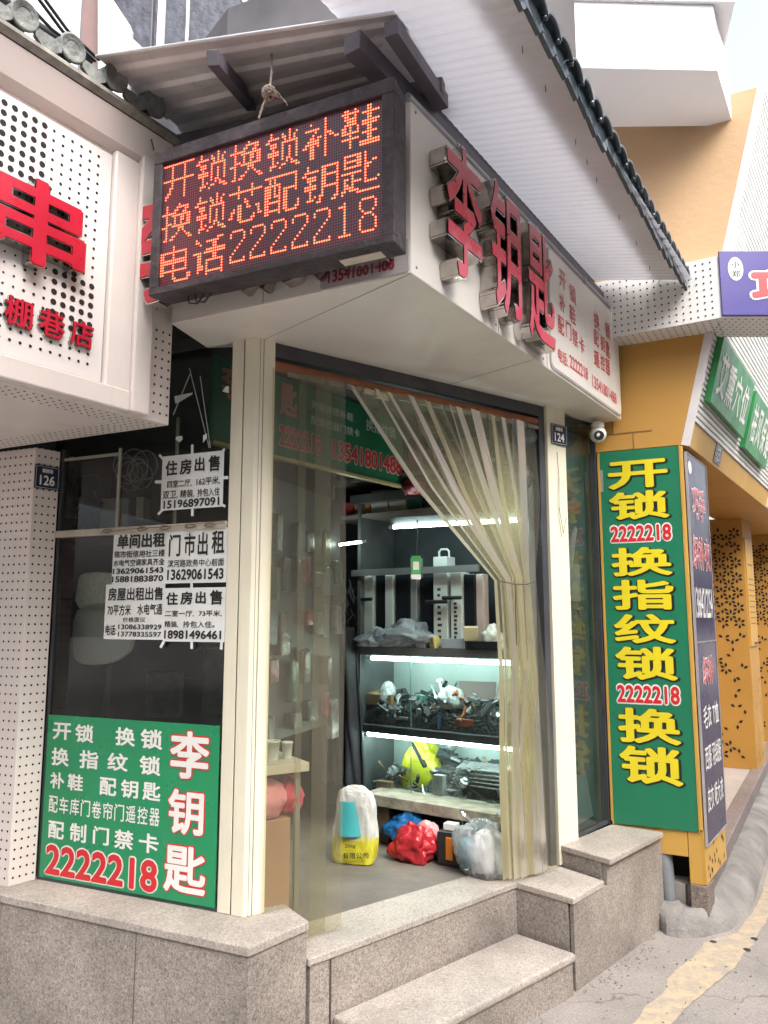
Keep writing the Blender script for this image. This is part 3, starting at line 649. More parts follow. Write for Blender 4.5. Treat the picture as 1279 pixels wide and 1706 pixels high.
# the sheet lid above the corner and to the left
def zl(j): return 3.3
lc = thing('left_canopy', 'grey corrugated metal canopy above the LED board with a square steel beam', 'canopy', (-.4, 2.3, 3.3))
La, Lb = V((-.96, 2.33, 3.35)), V((.03, 2.05, 3.27)); Ba, Bb = V((-.72, 2.95, 3.40)), V((.30, 2.50, 3.42))
def fn(i, j):
    a = La.lerp(Lb, i); b_ = Ba.lerp(Bb, i); p = a.lerp(b_, j); s_ = j*.55
    ph_ = (j*5.2) % 1.0; return p+V((0, 0, .006*max(-1, min(1, 2.5*sin(ph_*2*pi)))))
MB().grid(fn, 2, 160, False).build('corrugated_sheet', SHEETG, lc, solid=.002)
mb = MB(); mb.tube([La+V((0, 0, .006)), Lb+V((0, 0, .006))], .006, 6); mb.build('front_edge', pm('bright edge', (.6, .6, .6), .4, metal=.5), lc)
def bar(mb, a, b_, w, h, upv=V((0, 0, 1))):
    a = V(a); b_ = V(b_); d = (b_-a).normalized(); sx = d.cross(upv).normalized(); sz = sx.cross(d).normalized()
    P = [q + sx*sx_*w/2 + sz*sz_*h/2 for q in (a, b_) for sx_, sz_ in ((-1, -1), (1, -1), (1, 1), (-1, 1))]
    mb.add(P, [(3, 2, 1, 0), (4, 5, 6, 7), (0, 1, 5, 4), (1, 2, 6, 5), (2, 3, 7, 6), (3, 0, 4, 7)])
mb = MB(); bar(mb, ony(354, 96, 2.16), ony(432, 190, 2.75), .038, .045); mb.build('steel_beam', BEAM, lc, bevel=.002)
mb = MB(); bar(mb, (-.88, 2.75, 3.30), (.2, 2.36, 3.27), .04, .05); mb.build('rear_beam', BEAM, lc, bevel=.002)
mb = MB(); bar(mb, (.02, 2.06, 3.235), (.2, 2.42, 3.25), .045, .05); mb.build('corner_beam', BEAM, lc, bevel=.002)

# ================================================================== NEIGHBOUR ON THE LEFT
nb = thing('neighbour_building', 'left neighbour shop front with white perforated sign box and tiled eave', 'building', (-.9, 2.7, 2.2))
Kp = V((-.789, 2.748, 0)); nd_ = V((.557, .83, 0)); nl = V((-.899, .437, 0))
body = [Kp, Kp-nd_*2.2, Kp-nd_*2.2+nl*1.5, Kp+nl*1.9, ]
MB().prism([tuple(q)[:2] for q in (Kp, Kp-nd_*2.2, Kp-nd_*2.2+nl*1.6, Kp+nl*1.6)], 2.2, 3.25).build('sign_box', PINKW, nb, bevel=.004)
mb = MB()
mb.box(NF, -.30, -.20, 2.25, 3.12, .0, .03); mb.box(NF, -.20, -.125, 2.202, 3.18, .0, .045); mb.box(NF, -2.2, -.20, 2.202, 2.275, .0, .035)
mb.build('box_frame', PINKW, nb, bevel=.006)
mb = MB(); P = [NF.p(-2.2, 3.12, .0), NF.p(-2.2, 3.14, .04), NF.p(-2.2, 3.225, .085), NF.p(-2.2, 3.26, .0)]
mb.slab(P, NF.U*2.10); mb.build('cornice', PINKW, nb, bevel=.003)
mb = MB(); mb.slab([NF.p(-2.2, 3.227, .089), NF.p(-2.2, 3.245, .105), NF.p(-2.2, 3.262, .10), NF.p(-2.2, 3.262, .0)], NF.U*2.12)
mb.build('eave_board', pm('mossy eave', (.22, .21, .18), .8, var=.4, scale=20, dirt=.5, dcol=(.06, .06, .05)), nb)
# sign panel: fine sheet with round holes of two sizes
MB().box(NF, -2.2, -.305, 2.28, 3.10, .002, .014).build('sign_panel', pm('white perforated sheet', (.74, .70, .68), .35, var=.04, scale=3), nb, bevel=.003)
mb = MB(); ua, va_, du_, dv_ = -.36, 2.33, .0335, .0335
for i in range(50):
    for j in range(23):
        u = ua-i*du_; v = va_+j*dv_
        big = (i < 5 and 3 <= j <= 8) or (6 <= i <= 11 and j >= 16) or (i > 14 and (i*7+j*3) % 23 < 9 and j > 14)
        rr = .0105 if big else (.0052 if (i+j) % 1 == 0 else .005)
        if i > 7 and 5 <= j <= 12: rr = .0038
        mb.disc(NF.p(u, v, .0152), NF.U, NF.V, rr, 10)
mb.build('perforation', HOLE, nb, recalc=False)
mb = MB()
for i in range(4):
    for j in range(10): mb.disc(NF.p(-.105+i*.03, 2.235+j*.034, .0022), NF.U, NF.V, .0048, 8)
for i in range(70):          # underside border rows
    for j in range(4):
        q = Kp-nd_*(.03+i*.03)+nl*(.03+j*.028); mb.disc((q.x, q.y, 2.1978), (1, 0, 0), (0, 1, 0), .0045, 8)
        q = Kp+nl*(.14+i*.03 % 1.9)-nd_*(.03+j*.028)
        if .14+i*.03 < 1.5: mb.disc((q.x, q.y, 2.1978), (1, 0, 0), (0, 1, 0), .0045, 8)
mb.build('perforation', HOLE, nb, recalc=False)
ch = channel(NF, '串', -.735, -.42, 2.575, 2.85, .055, nb, bold=.022)
for q, u0, u1 in (('棚', -.655, -.565), ('巷', -.545, -.455), ('店', -.435, -.350)):
    channel(NF, q, u0, u1, 2.375, 2.465, .022, nb, bold=.02, name='small_character')
channel(NF, '烤', -.80, -.70, 2.375, 2.465, .022, nb, bold=.02, name='small_character')
# perforated pillar
pl = thing('perforated_pillar', 'white pillar with rows of small round holes beside the shop window', 'pillar', (-1.45, 3.12, ZL))
Np = PF.p(-.112, 0, 0); pfl = V((-.915, .403, 0))
MB().prism([tuple(q)[:2] for q in (PF.p(-.002, 0), Np, Np+pfl*.5, PF.p(0, 0)+pfl*.5)], ZL, 2.2).build('pillar_casing', PINKW, pl, bevel=.003)
mb = MB()
for i in range(4):
    for j in range(50):
        mb.disc(PF.p(-.096+i*.0265, ZL+.03+j*.0345, .0016), PF.U, PF.V, .0046, 8)
PL2 = Fr(Np, (.915, -.403))
for i in range(9):
    for j in range(50): mb.disc(PL2.p(-.02-i*.03, ZL+.03+j*.0345, .0016), PL2.U, PL2.V, .0046, 8)
mb.build('perforation', HOLE, pl, recalc=False)
def plate(fr, u0, u1, v0, v1, name_top, num, label, n=.003):
    o = thing('number_plate', label, 'house number', fr.p((u0+u1)/2, v0, n))
    rrect(fr, u0, u1, v0, v1, n, n+.003, .004).build('plate', NAVY, o)
    mb = MB(); e_ = .005; w = .0012
    for (a, b_, c_, d_2) in ((u0+e_, u1-e_, v0+e_, v0+e_+w), (u0+e_, u1-e_, v1-e_-w, v1-e_), (u0+e_, u0+e_+w, v0+e_+w, v1-e_-w), (u1-e_-w, u1-e_, v0+e_+w, v1-e_-w)): mb.box(fr, a, b_, c_, d_2, n+.0025, n+.0038)
    mb.build('plate_border', WHITE, o)
    h = v1-v0; w_ = u1-u0
    lettering('plate_lettering', fr, [(name_top, u0+w_*.28, u0+w_*.72, v0+h*.68, v0+h*.86), (num, u0+w_*.2, u0+w_*.8, v0+h*.16, v0+h*.58)], WHITE, o, n+.0042, off=.025)
    return o
plate(PF, -.112, -.003, 2.03, 2.13, '顺棚巷', '126', 'navy enamel house number plate 126 on the perforated pillar')
plate(DF, 1.56, 1.68, 2.37, 2.475, '顺棚巷', '124', 'navy enamel house number plate 124 on the cream door post', n=.006)
# neighbour window, dark, left of the pillar
nw = Np+pfl*.3
MB().box(Fr((nw.x, nw.y+.03), (.915, -.403)), -1.6, .0, ZL, 2.2, -.05, 0).build('dark_window', pm('dark glass', (.03, .035, .045), .12, var=.3), nb)
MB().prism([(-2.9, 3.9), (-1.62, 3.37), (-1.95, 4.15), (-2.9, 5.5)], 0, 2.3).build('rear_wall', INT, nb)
# eave tiles of the neighbour
TG = pm('grey clay tile', (.20, .21, .20), .75, var=.3, scale=25, bump=.6, bscale=60, dirt=.4, dcol=(.08, .09, .08))
for k in range(14):
    s = -.20-k*.165; mb = MB(); ctr = NF.p(s, 3.325, .09)
    ax = (NF.N + V((0, 0, -.12))).normalized()
    n = 12; vs = []
    mb.lathe(ctr, [(.046, 0), (.048, .006), (.042, .011), (.039, .007), (.026, .009), (.024, .006)], 20, ax)
    for dd in (0, -.05, -.25):
        for i in range(n+1):
            a = pi*i/n; vs.append(ctr + NF.U*cos(a)*.044 + V((0, 0, 1))*(sin(a)*.044) + ax*dd)
    mb.add(vs, [(r*(n+1)+i, r*(n+1)+i+1, (r+1)*(n+1)+i+1, (r+1)*(n+1)+i) for r in range(2) for i in range(n)], True)
    q = NF.p(s-.082, 3.285, .095)
    mb.slab([q+NF.U*-.045+V((0, 0, .03)), q+NF.U*-.045, q+NF.U*-.02+V((0, 0, -.02)), q+NF.U*.02+V((0, 0, -.02)), q+NF.U*.045, q+NF.U*.045+V((0, 0, .03))], NF.N*-.014)
    mb.build('roof_tile', TG, nb)
MB().slab([NF.p(-2.3, 3.264, .06), NF.p(-2.3, 3.275, .06), NF.p(-2.3, 3.75, -.9), NF.p(-2.3, 3.70, -.9)], NF.U*2.28).build('tile_bed', pm('roof bed', (.05, .05, .055), .9), nb)
# cables and pipe over the tiles
cb_ = thing('cable_bundle', 'black cables and pipe running down over the neighbour roof tiles', 'cables', (-1.1, 2.6, 3.5))
mb = MB(); mb.tube([ony(-20, -15, 2.3), ony(60, 45, 2.5), ony(150, 100, 2.7)], .022, 10); mb.build('pipe', BLACK, cb_)
for p0, p1 in (((68, -10), (165, 100)), ((58, -10), (158, 102)), ((30, -10), (150, 96))):
    MB().tube([ony(*p0, 2.35), ony((p0[0]+p1[0])/2-4, (p0[1]+p1[1])/2+6, 2.5), ony(*p1, 2.7)], .006, 6).build('cable', BLACK, cb_)
wc = MB().tube([ony(240, 215, 2.55), ony(252, 232, 2.55), ony(256, 250, 2.52)], .0025, 6); tag(wc.build('loose_wire', BLACK), 'short black wire dangling at the corner of the neighbour eave', 'wire')

# ================================================================== THINGS BEHIND, TOP LEFT
ul = thing('upper_storey', 'upper storey behind the canopies with pale window and dark tarpaulin', 'building', (-1.5, 4.6, 4))
def pxbox(mb, Y, x0, y0, x1, y1, th_=.05):
    a = ony(x0, y1, Y); b_ = ony(x1, y0, Y); mb.box(Fr((0, Y, 0), (1, 0)), a.x, b_.x, a.z, b_.z, -th_, 0)
mb = MB(); pxbox(mb, 4.6, -200, -400, 160, 230); mb.build('window_pane', pm('pale window', (.55, .62, .62), .2, var=.15, scale=3), ul)
mb = MB(); pxbox(mb, 4.55, 156, -400, 162, 230, .04); mb.build('window_mullion', pm('brown mullion', (.2, .12, .11), .5), ul)
mb = MB(); mb.slab([ony(*q, 4.5) for q in ((163, 200), (163, -60), (182, -10), (218, 45), (214, 95), (214, 200))], (0, .05, 0)); mb.build('white_board', pm('white board', (.8, .8, .78), .6, var=.04), ul)
TARP = pm('dark tarpaulin', (.06, .065, .09), .5, var=.4, scale=8, bump=1, bscale=18)
mb = MB(); pxbox(mb, 4.7, 150, -400, 760, 300); mb.build('tarpaulin', TARP, ul)
mb = MB(); mb.slab([ony(*q, 4.4) for q in ((217, 60), (247, 88), (247, 110), (206, 110))], (0, .05, 0)); mb.build('roof_corner', pm('grey board', (.42, .4, .38), .7), ul)
mb = MB(); pxbox(mb, 4.3, 268, -300, 277, 120, .04); mb.build('white_pole', WHITE, ul)
mb = MB(); pxbox(mb, 4.32, 250, -300, 267, 120, .04); mb.build('grey_post', BEAM, ul)
mb = MB(); mb.tube([ony(314, -30, 4.2), ony(312, 40, 4.2), ony(309, 100, 4.2)], .01, 8); mb.build('white_pipe', WHITE, ul)
mb = MB(); bar(mb, ony(385, -30, 4.0), ony(450, 65, 4.0), .03, .03); bar(mb, ony(408, 20, 4.0), ony(412, 75, 4.0), .03, .03); mb.build('angle_bracket', pm('aged steel', (.3, .29, .28), .5, metal=.6, var=.3), ul)
mb = MB(); pxbox(mb, 3.9, 480, -200, 700, 120, .04); mb.build('grey_board', pm('lavender grey board', (.16, .165, .2), .7, var=.2), ul)

# ================================================================== YELLOW BUILDING, RIGHT
yb = thing('yellow_building', 'ochre metal clad building beside the shop with flower cut-out columns', 'building', (1.6, 4.0, 0))
AU = V((.557, .83, 0)); AN = V((.83, -.557, 0)); A0 = V((1.56, 3.947, 0))
G0 = V((1.18, 4.13, 0)); GU = V((.899, -.437, 0))
# pilaster behind the green sign
def P2(*q): return [tuple(a)[:2] for a in q]
pil = P2(G0-GU*.0-GF.N*.02, G0+GU*.40-GF.N*.02, G0+GU*.40+AU*.50-AN*.0, G0+AU*.6)
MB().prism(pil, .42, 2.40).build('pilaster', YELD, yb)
mb = MB()
mb.box(GF, .355, .425, .212, .47, -.03, -.002); mb.box(GF, .0, .353, .335, .47, -.03, -.004); mb.box(GF, .41, .428, .47, 2.395, -.03, .01); mb.box(GF, -.012, -.001, .47, 2.395, -.03, .008)
mb.build('corner_trim', YEL, yb, bevel=.003)
AF2 = Fr(G0+GU*.428-GF.N*.0, (.557, .83))
MB().box(AF2, .0, .50, .215, .47, -.03, .004).build('base_panel', YEL, yb, bevel=.002)
mb = MB()
for i in range(16):
    u = random.uniform(.05, .45); v = .24+random.random()**1.5*.16; s_ = .010
    mb.add([AF2.p(u-s_, v, .0055), AF2.p(u, v-s_*1.7, .0055), AF2.p(u+s_, v, .0055), AF2.p(u, v+s_*1.7, .0055)], [(0, 1, 2, 3)])
for (u, v) in ((.14, .42),):
    mb.add([GF.p(u-.013, v, -.002), GF.p(u, v-.022, -.002), GF.p(u+.013, v, -.002), GF.p(u, v+.022, -.002)], [(0, 1, 2, 3)])
mb.build('diamond_cutout', HOLE, yb, recalc=False)
MB().prism(P2(G0-GF.N*.16, G0+GU*.36-GF.N*.16, G0+GU*.36-GF.N*.3, G0-GF.N*.3), 0, .36).build('dark_void', pm('void', (.02, .02, .02), .9), yb)
mb = MB(); q = G0+GU*.25; mb.tube([q-GF.N*.05+V((0, 0, .02)), q-GF.N*.04+V((-.01, 0, .2)), q-GF.N*.07+V((-.03, 0, .33))], [.035, .04, .05], 14)
tag(mb.build('drain_pipe', pm('grey drain', (.22, .24, .26), .5, var=.3)), 'grey drain pipe in the hole under the green sign', 'pipe')
# base stone at the corner
MB().prism(P2(G0+GU*.355+GF.N*.008, G0+GU*.435+GF.N*.008, G0+GU*.435+AU*.12+AN*.004, G0+GU*.355+AU*.12), 0, .212).build('base_stone', granite('brown granite', (.08, .06, .05), (.2, .16, .14), (.3, .26, .23)), yb, bevel=.004)
# overhang box leaning outwards towards the alley as it rises
OU = V((.899, -.437, 0)).normalized(); o0 = A0+AN*.02; zb_, zm_, zt_ = 2.40, 3.30, 4.30; LK = .25
FF = Fr(o0-OU*.42, (.899, -.437))
def lean_block(u0, z0, z1, dep, name, mat):
    vs = []
    for z in (z0, z1):
        e_ = o0+OU*LK*(z-zb_)
        for q in (o0-OU*u0, e_, e_+AU*dep, o0-OU*u0+AU*dep): vs.append(V((q.x, q.y, z)))
    return MB().add(vs, [(3, 2, 1, 0), (4, 5, 6, 7), (0, 1, 5, 4), (1, 2, 6, 5), (2, 3, 7, 6), (3, 0, 4, 7)]).build(name, mat, yb, bevel=.003)
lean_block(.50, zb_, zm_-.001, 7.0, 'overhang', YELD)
lean_block(1.5, zm_, zt_, 7.0, 'upper_wall', PEACH)  # same wall as the overhang below, continued in a paler colour
for q in ((-.05, .26, 2.492, 2.497, .0, .003), (.16, .164, 2.405, 2.49, .0, .003), (.055, .06, 2.50, 2.98, .0, .004)): MB().box(FF, *q).build('panel_seam', pm('seam', (.25, .14, .04), .6), yb)
# alley side of overhang: white ribs, ochre skirting, green signs
lean = OU*LK*(zt_-zb_); sl_ = (lean+V((0, 0, zt_-zb_))).normalized()
OFx = Fr((o0.x, o0.y, zb_), (.557, .83, 0), sl_)
hh = (lean+V((0, 0, zt_-zb_))).length
MB().box(OFx, 0, 6.8, 0, .13, 0, .012).build('skirting', YEL, yb, bevel=.002)
mb = MB(); vv = .135; WR = pm('white rib', (.74, .74, .72), .4, var=.06)
MB().box(OFx, .01, 6.8, .13, hh, .001, .006).build('rib_backing', pm('rib shade', (.35, .34, .33), .6), yb)
while vv < hh-.01: mb.box(OFx, .012, 2.75, vv, vv+.018, .006, .02); mb.box(OFx, 2.85, 6.8, vv, vv+.018, .006, .02); vv += .03
mb.build('white_ribs', WR, yb)
MB().box(OFx, 2.75, 2.85, .0, hh, .0, .04).build('rib_post', pm('lilac white', (.66, .63, .63), .45), yb); MB().box(OFx, -.004, .014, -.004, hh, -.02, .022).build('rib_post', pm('lilac white', (.66, .63, .63), .45), yb)
for k, (u0, u1, v0, v1, tx, lab) in enumerate(((.10, 1.12, .26, .62, '艾熏穴位', 'long green sign with white characters on the white ribs of the alley front'), (1.22, 2.12, .22, .60, '祛风保健', 'second green alley sign, farther along the white ribs'))):
    g = thing('green_sign', lab, 'sign', OFx.p(u0, v0, .03), 'green signs on the ribbed alley front')
    MB().box(OFx, u0, u1, v0, v1, .021, .055).build('sign_board', pm('bright green board', (.03, .24, .07), .35, var=.3, scale=3), g, bevel=.003)
    n_ = len(tx); w_ = (u1-u0-.1)/n_
    lettering('sign_lettering', OFx, [(q, u0+.05+i*w_, u0+.05+(i+.86)*w_, v0+.06, v1-.06) for i, q in enumerate(tx)], WHITE, g, .057, off=.02)
plate(OFx, .62, .80, .02, .13, '顺棚巷', '122', 'small navy number plate on the ochre skirting of the alley front', n=.0125)
g = thing('red_sign', 'red sign at the right edge beyond the white ribs', 'sign', OFx.p(2.9, .05, .03))
MB().box(OFx, 2.95, 4.2, .10, .42, .021, .05).build('sign_board', pm('pale sign', (.6, .55, .5), .5), g)
lettering('sign_lettering', OFx, [('美', 3.0, 3.5, .14, .38), ('容', 3.55, 4.1, .14, .38)], REDF, g, .053, off=.05)
# ochre perforated columns
def cutouts(mb, fr, u0, u1, v0, v1, n, seed):
    rnd = random.Random(seed); r0 = .066; W2 = u1-u0
    cols = 3
    for j in range(int((v1-v0)/(r0*1.02))):
        for i in range(cols):
            v = v0+(j+.5)*r0*1.02; u = u0+(i+.5+(.5 if j % 2 else 0))*W2/(cols+.3)
            h = (v-v0)/(v1-v0)
            cl = math.sin(h*14+i*1.7)+math.sin(h*37+i*4)
            dens = .97 if h > .55 and i % 2 == 0 else (.75 if h > .55 else .34)
            if h < .55 and cl < -.2: dens = 0
            for k in range(6):
                if rnd.random() > dens: continue
                a = radians(60*k+30); c1 = u+cos(a)*r0*.5; c2 = v+sin(a)*r0*.5
                d1 = (cos(a), sin(a)); d2 = (-sin(a), cos(a)); la, wb = r0*.33, r0*.19
                if not (u0+.01 < c1 < u1-.01 and v0+.01 < c2 < v1-.01): continue
                mb.add([fr.p(c1+d1[0]*la, c2+d1[1]*la, n), fr.p(c1+d2[0]*wb, c2+d2[1]*wb, n), fr.p(c1-d1[0]*la, c2-d1[1]*la, n), fr.p(c1-d2[0]*wb, c2-d2[1]*wb, n)], [(0, 1, 2, 3)])
for k, (dist, lab) in enumerate(((0, 'ochre column with flower shaped cut-outs standing on the raised walk'), (1.75, 'farther ochre cut-out column at the right edge of the view'))):
    cq = onz(1262, 1283, .196); cq = V((cq.x, cq.y, 0))+AU*dist; fw = .50
    c_ = thing('cutout_column', lab, 'column', (cq.x, cq.y, .196), 'ochre cut-out columns along the alley')
    cq = V((cq.x, cq.y, 0)); CF = Fr(cq, (.899, -.437))
    lo = cq-CF.U*fw
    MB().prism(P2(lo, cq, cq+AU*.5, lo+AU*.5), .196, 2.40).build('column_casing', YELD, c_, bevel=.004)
    mb = MB(); cutouts(mb, CF, -fw+.03, -.03, .28, 2.34, .002, 5+k); mb.build('flower_cutouts', HOLE, c_, recalc=False)
    CS = Fr(cq, (.557, .83)); 
    MB().box(CS, .03, .42, 1.25, 2.22, .0, .012).build('notice_panel', YEL, c_, bevel=.002)
    mb = MB()
    for i in range(60):
        u = random.uniform(.03, .46); v = .25+random.random()**1.6*.7; s_ = .008
        mb.add([CS.p(u-s_, v, .002), CS.p(u, v-s_*1.6, .002), CS.p(u+s_, v, .002), CS.p(u, v+s_*1.6, .002)], [(0, 1, 2, 3)])
    for i in range(9): mb.box(CS, .08, .36, 1.45+i*.05, 1.457+i*.05, .0125, .0132)
    mb.box(CS, .10, .34, 1.98, 1.99, .0125, .0135); mb.box(CS, .2, .4, 1.27, 1.285, .0125, .02)
    mb.build('engraving', pm('engraved brown', (.14, .08, .03), .7), c_, recalc=False)
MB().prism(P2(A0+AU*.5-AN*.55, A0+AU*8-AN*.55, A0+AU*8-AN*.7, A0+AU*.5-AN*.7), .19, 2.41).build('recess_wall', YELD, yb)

# tall green sign
gs = thing('tall_green_sign', 'tall green banner sign with yellow characters beside the doorway', 'sign', GF.p(.2, .46, 0))
MB().box(GF, .002, .408, .458, 2.397, -.004, .006).build('banner_board', GREEN2, gs, bevel=.002)
mb = MB(); mb.box(GF, -.004, .002, .455, 2.40, -.004, .009); mb.box(GF, .408, .413, .455, 2.40, -.004, .009); mb.build('banner_edge', YEL, gs)
Hs = 2.397-.458
def fy(y): return 2.397-(y-748)/627*Hs
chs = [('开', 767, 816), ('锁', 821, 870), ('换', 918, 967), ('指', 973, 1024), ('纹', 1031, 1080), ('锁', 1085, 1140), ('换', 1186, 1243), ('锁', 1247, 1307)]
lines = [(q, .042, .350, fy(y1), fy(y0)) for q, y0, y1 in chs]
lettering('shadow_lettering', GF, lines, DKP, gs, .0075, off=.03, grow=.028, ref=.03, du=.004, dv=-.004)
lettering('yellow_lettering', GF, lines, YELP, gs, .0095, off=.03)
nl_ = [('2222218', .045, .352, fy(908), fy(880)), ('2222218', .045, .352, fy(1178), fy(1149))]
lettering('white_outline', GF, nl_, WHITE, gs, .0075, off=.03, grow=.07, ref=.03)
lettering('red_digits', GF, nl_, REDP, gs, .0095, off=.03)
# purple sign round the corner
PS = Fr(G0+GU*.43+GF.N*.002, (.557, .83))
for k, (v0, v1, ls, rl, lab) in enumerate(((1.38, 2.36, [('13684212254', .03, .45, 1.50, 1.66)], [('巧手', .08, .40, 2.03, 2.20), ('织补衣', .04, .45, 1.76, 1.93)], 'upper purple mending sign on the alley side of the pilaster'),
        (.40, 1.375, [('毛衣 T恤', .07, .44, .94, 1.06), ('西服 羽绒服', .06, .45, .74, .86), ('皮衣 呢大衣', .06, .45, .54, .66)], [('织补', .11, .38, 1.16, 1.30)], 'lower purple mending sign below the other on the pilaster'))):
    g = thing('purple_sign', lab, 'sign', PS.p(.25, v0, 0), 'purple signs on the pilaster')
    MB().box(PS, .005, .485, v0, v1, .0045, .013).build('sign_board', PURP, g, bevel=.002)
    mb = MB(); e_ = .006
    for (a_, b_, c_2, d_2) in ((0, .49, v0-.004, v0), (0, .49, v1, v1+.003), (0, .005, v0, v1), (.485, .49, v0, v1)): mb.box(PS, a_, b_, c_2, d_2, .004, .016)
    mb.build('sign_edge', pm('silver edge', (.55, .53, .55), .35, metal=.5), g)
    lettering('white_lettering', PS, ls, WHITE, g, .0145, off=.01)
    lettering('letter_outline', PS, rl, WHITE, g, .0143, off=.02, grow=.035, ref=.02); lettering('red_lettering', PS, rl, REDF, g, .0165, off=.02)
    if k == 0: MB().disc(PS.p(.07, 2.29, .0145), PS.U, PS.V*.9, .04, 20).build('round_badge', WHITE, g, recalc=False)
# perforated white beam with the blue sign
wbm = thing('perforated_beam', 'white perforated beam spanning from the fascia end to the blue sign', 'beam', (1.4, 3.85, 2.98))
zb2, zt2 = 2.985, 3.31
BF = Fr((1.10, 4.005), (.86, -.51))
ub = BF.px(1197, 470)[0]
B2 = Fr(BF.p(ub, 0, 0), (1, 0.0)); Pm = BF.p(ub, 0, 0); n1_ = -BF.N; n2_ = -B2.N; Mm = Pm+(n1_+n2_)*(.27/(1+n1_.dot(n2_)))
MB().prism([tuple(q)[:2] for q in (BF.p(0, 0, 0), Pm, Mm, BF.p(0, 0, -.27))], zb2, zt2).build('beam_box', pm('perforated white', (.74, .73, .71), .4, var=.05), wbm)
MB().prism([tuple(q)[:2] for q in (Pm+B2.U*.0015, B2.p(2.2, 0, 0), B2.p(2.2, 0, -.27), Mm+B2.U*.0015)], zb2, zt2).build('beam_return', pm('perforated white', (.74, .73, .71)), wbm)
mb = MB(); st_ = .0345
nu_ = int(ub/st_)
for i in range(nu_):
    for j in range(9): mb.disc(BF.p(ub-.035-i*st_, zb2+.022+j*st_, .002), BF.U, BF.V, .0048, 8)
    for j in range(8): mb.disc(BF.p(ub-.02-i*st_, zb2-.0022, -.02-j*.032), BF.U, BF.N, .0050, 8)
for i in range(60):
    for j in range(8): mb.disc(B2.p(.03+i*st_, zb2-.0022, -.02-j*.034), B2.U, B2.N, .0050, 8)
mb.build('perforation', HOLE, wbm, recalc=False)
bs = thing('blue_sign', 'violet blue shop sign with an oval white badge on the perforated beam', 'sign', B2.p(.01, zb2, 0))
MB().box(B2, .004, 1.6, zb2+.008, zt2+.02, .001, .012).build('sign_board', shiny_print('violet blue vinyl', (.06, .045, .24), .3), bs, bevel=.002)
ov = MB().add([B2.p(.083+.038*cos(2*pi*k/28), 3.235+.062*sin(2*pi*k/28), .0135) for k in range(28)], [tuple(range(28))]); ov.build('oval_badge', WHITE, bs, recalc=False)
lettering('badge_lettering', B2, [('小', .062, .104, 3.24, 3.275), ('郑', .062, .104, 3.19, 3.225)], DKP, bs, .015, off=.01)
big = [('巧', .155, .40, 3.05, 3.23), ('手', .45, .70, 3.05, 3.23)]
lettering('letter_outline', B2, big, WHITE, bs, .0137, off=.05, grow=.05, ref=.05); lettering('red_lettering', B2, big, REDL, bs, .0157, off=.05)

# white box hanging from the upper wall
wb_ = thing('white_balcony_box', 'white painted box hanging from the upper wall behind the tiled canopy edge', 'balcony box', (1.7, 3.8, 4.15))
zz = 4.15; bx = [onz(960, 113, zz), onz(1195, 118, zz), onz(1222, 210, zz), onz(1000, 212, zz)]
MB().prism([tuple(p)[:2] for p in bx], zz, zz+.36).build('box_shell', pm('white render', (.80, .80, .82), .7, var=.04, scale=1.5), wb_, bevel=.004)
MB().prism([(bx[0].x-.3, bx[0].y-.02), (bx[1].x+.1, bx[1].y-.02), (bx[2].x+.08, bx[2].y+.5), (bx[0].x-.3, bx[2].y+.5)], zz+.36, zz+.43).build('top_slab', pm('white render', (.8, .8, .82)), wb_)

# security camera with its bracket
sc_ = thing('security_camera', 'white dome security camera under the right end of the fascia', 'camera', ony(996, 722, 4.0))
pc = ony(996, 724, 4.0)
dv = (C0-pc).normalized()
mb = MB(); mb.lathe(pc+V((0, 0, .035)), [(.030, 0), (.034, .004), (.034, .022), (.028, .03)], 20); mb.build('mount', WHITE, sc_)
prof = [(.044*sin(pi*k/14), -.044*cos(pi*k/14)) for k in range(1, 14)]
MB().lathe(pc, prof, 24).build('dome', pm('white shell', (.8, .79, .77), .3, var=.03), sc_)
mb = MB(); mb.lathe(pc+dv*.030+V((.006, 0, -.004)), [(.026, 0), (.026, .012), (.020, .015), (.012, .013)], 20, dv); mb.build('lens', BLACK, sc_)
mb = MB(); bb = Fr(V((*onz(963, 706, ZH-.005).xy, 0)), (.9, .4)); mb.box(bb, 0, .22, ZH-.028, ZH-.004, -.06, 0)
tag(mb.build('wood_batten', pm('reddish batten', (.22, .12, .09), .7, var=.3)), 'reddish wooden batten under the fascia above the security camera', 'batten')

# ================================================================== POSTERS
po = thing('green_window_poster', 'green printed poster with white characters stuck on the lower window', 'poster', WF.p(.43, ZL, 0))
U0, U1, V0, V1 = .004, .846, .484, 1.113
MB().box(WF, U0, U1, V0, V1, -.010, -.004).build('poster_sheet', GREEN, po)
PWd, PHt = U1-U0, V1-V0
def pr(x0, x1, y0, y1): return U0+x0*PWd, U0+x1*PWd, V1-y1*PHt, V1-y0*PHt
L_ = []
for tx, x0, x1, y0, y1 in (('开', .045, .16, .045, .15), ('锁', .185, .30, .045, .155), ('换', .43, .545, .045, .155), ('锁', .575, .70, .045, .16),
        ('换', .045, .155, .20, .31), ('指', .22, .335, .20, .31), ('纹', .39, .51, .20, .305), ('锁', .575, .695, .20, .31),
        ('补', .045, .135, .35, .45), ('鞋', .155, .25, .35, .45), ('配', .35, .45, .35, .455), ('钥', .475, .575, .35, .455), ('匙', .60, .70, .35, .455),
        ('配', .05, .15, .645, .75), ('制', .185, .285, .64, .75), ('门', .325, .42, .64, .745), ('禁', .45, .56, .64, .75), ('卡', .59, .70, .64, .75)):
    L_.append((tx, *pr(x0, x1, y0, y1)))
for i, q in enumerate('配车库门卷帘门遥控器'): L_.append((q, *pr(.045+i*.0665, .045+i*.0665+.056, .495, .595), dict(off=.012)))
lettering('white_lettering', WF, L_, WHITE, po, -.0025, off=.026)
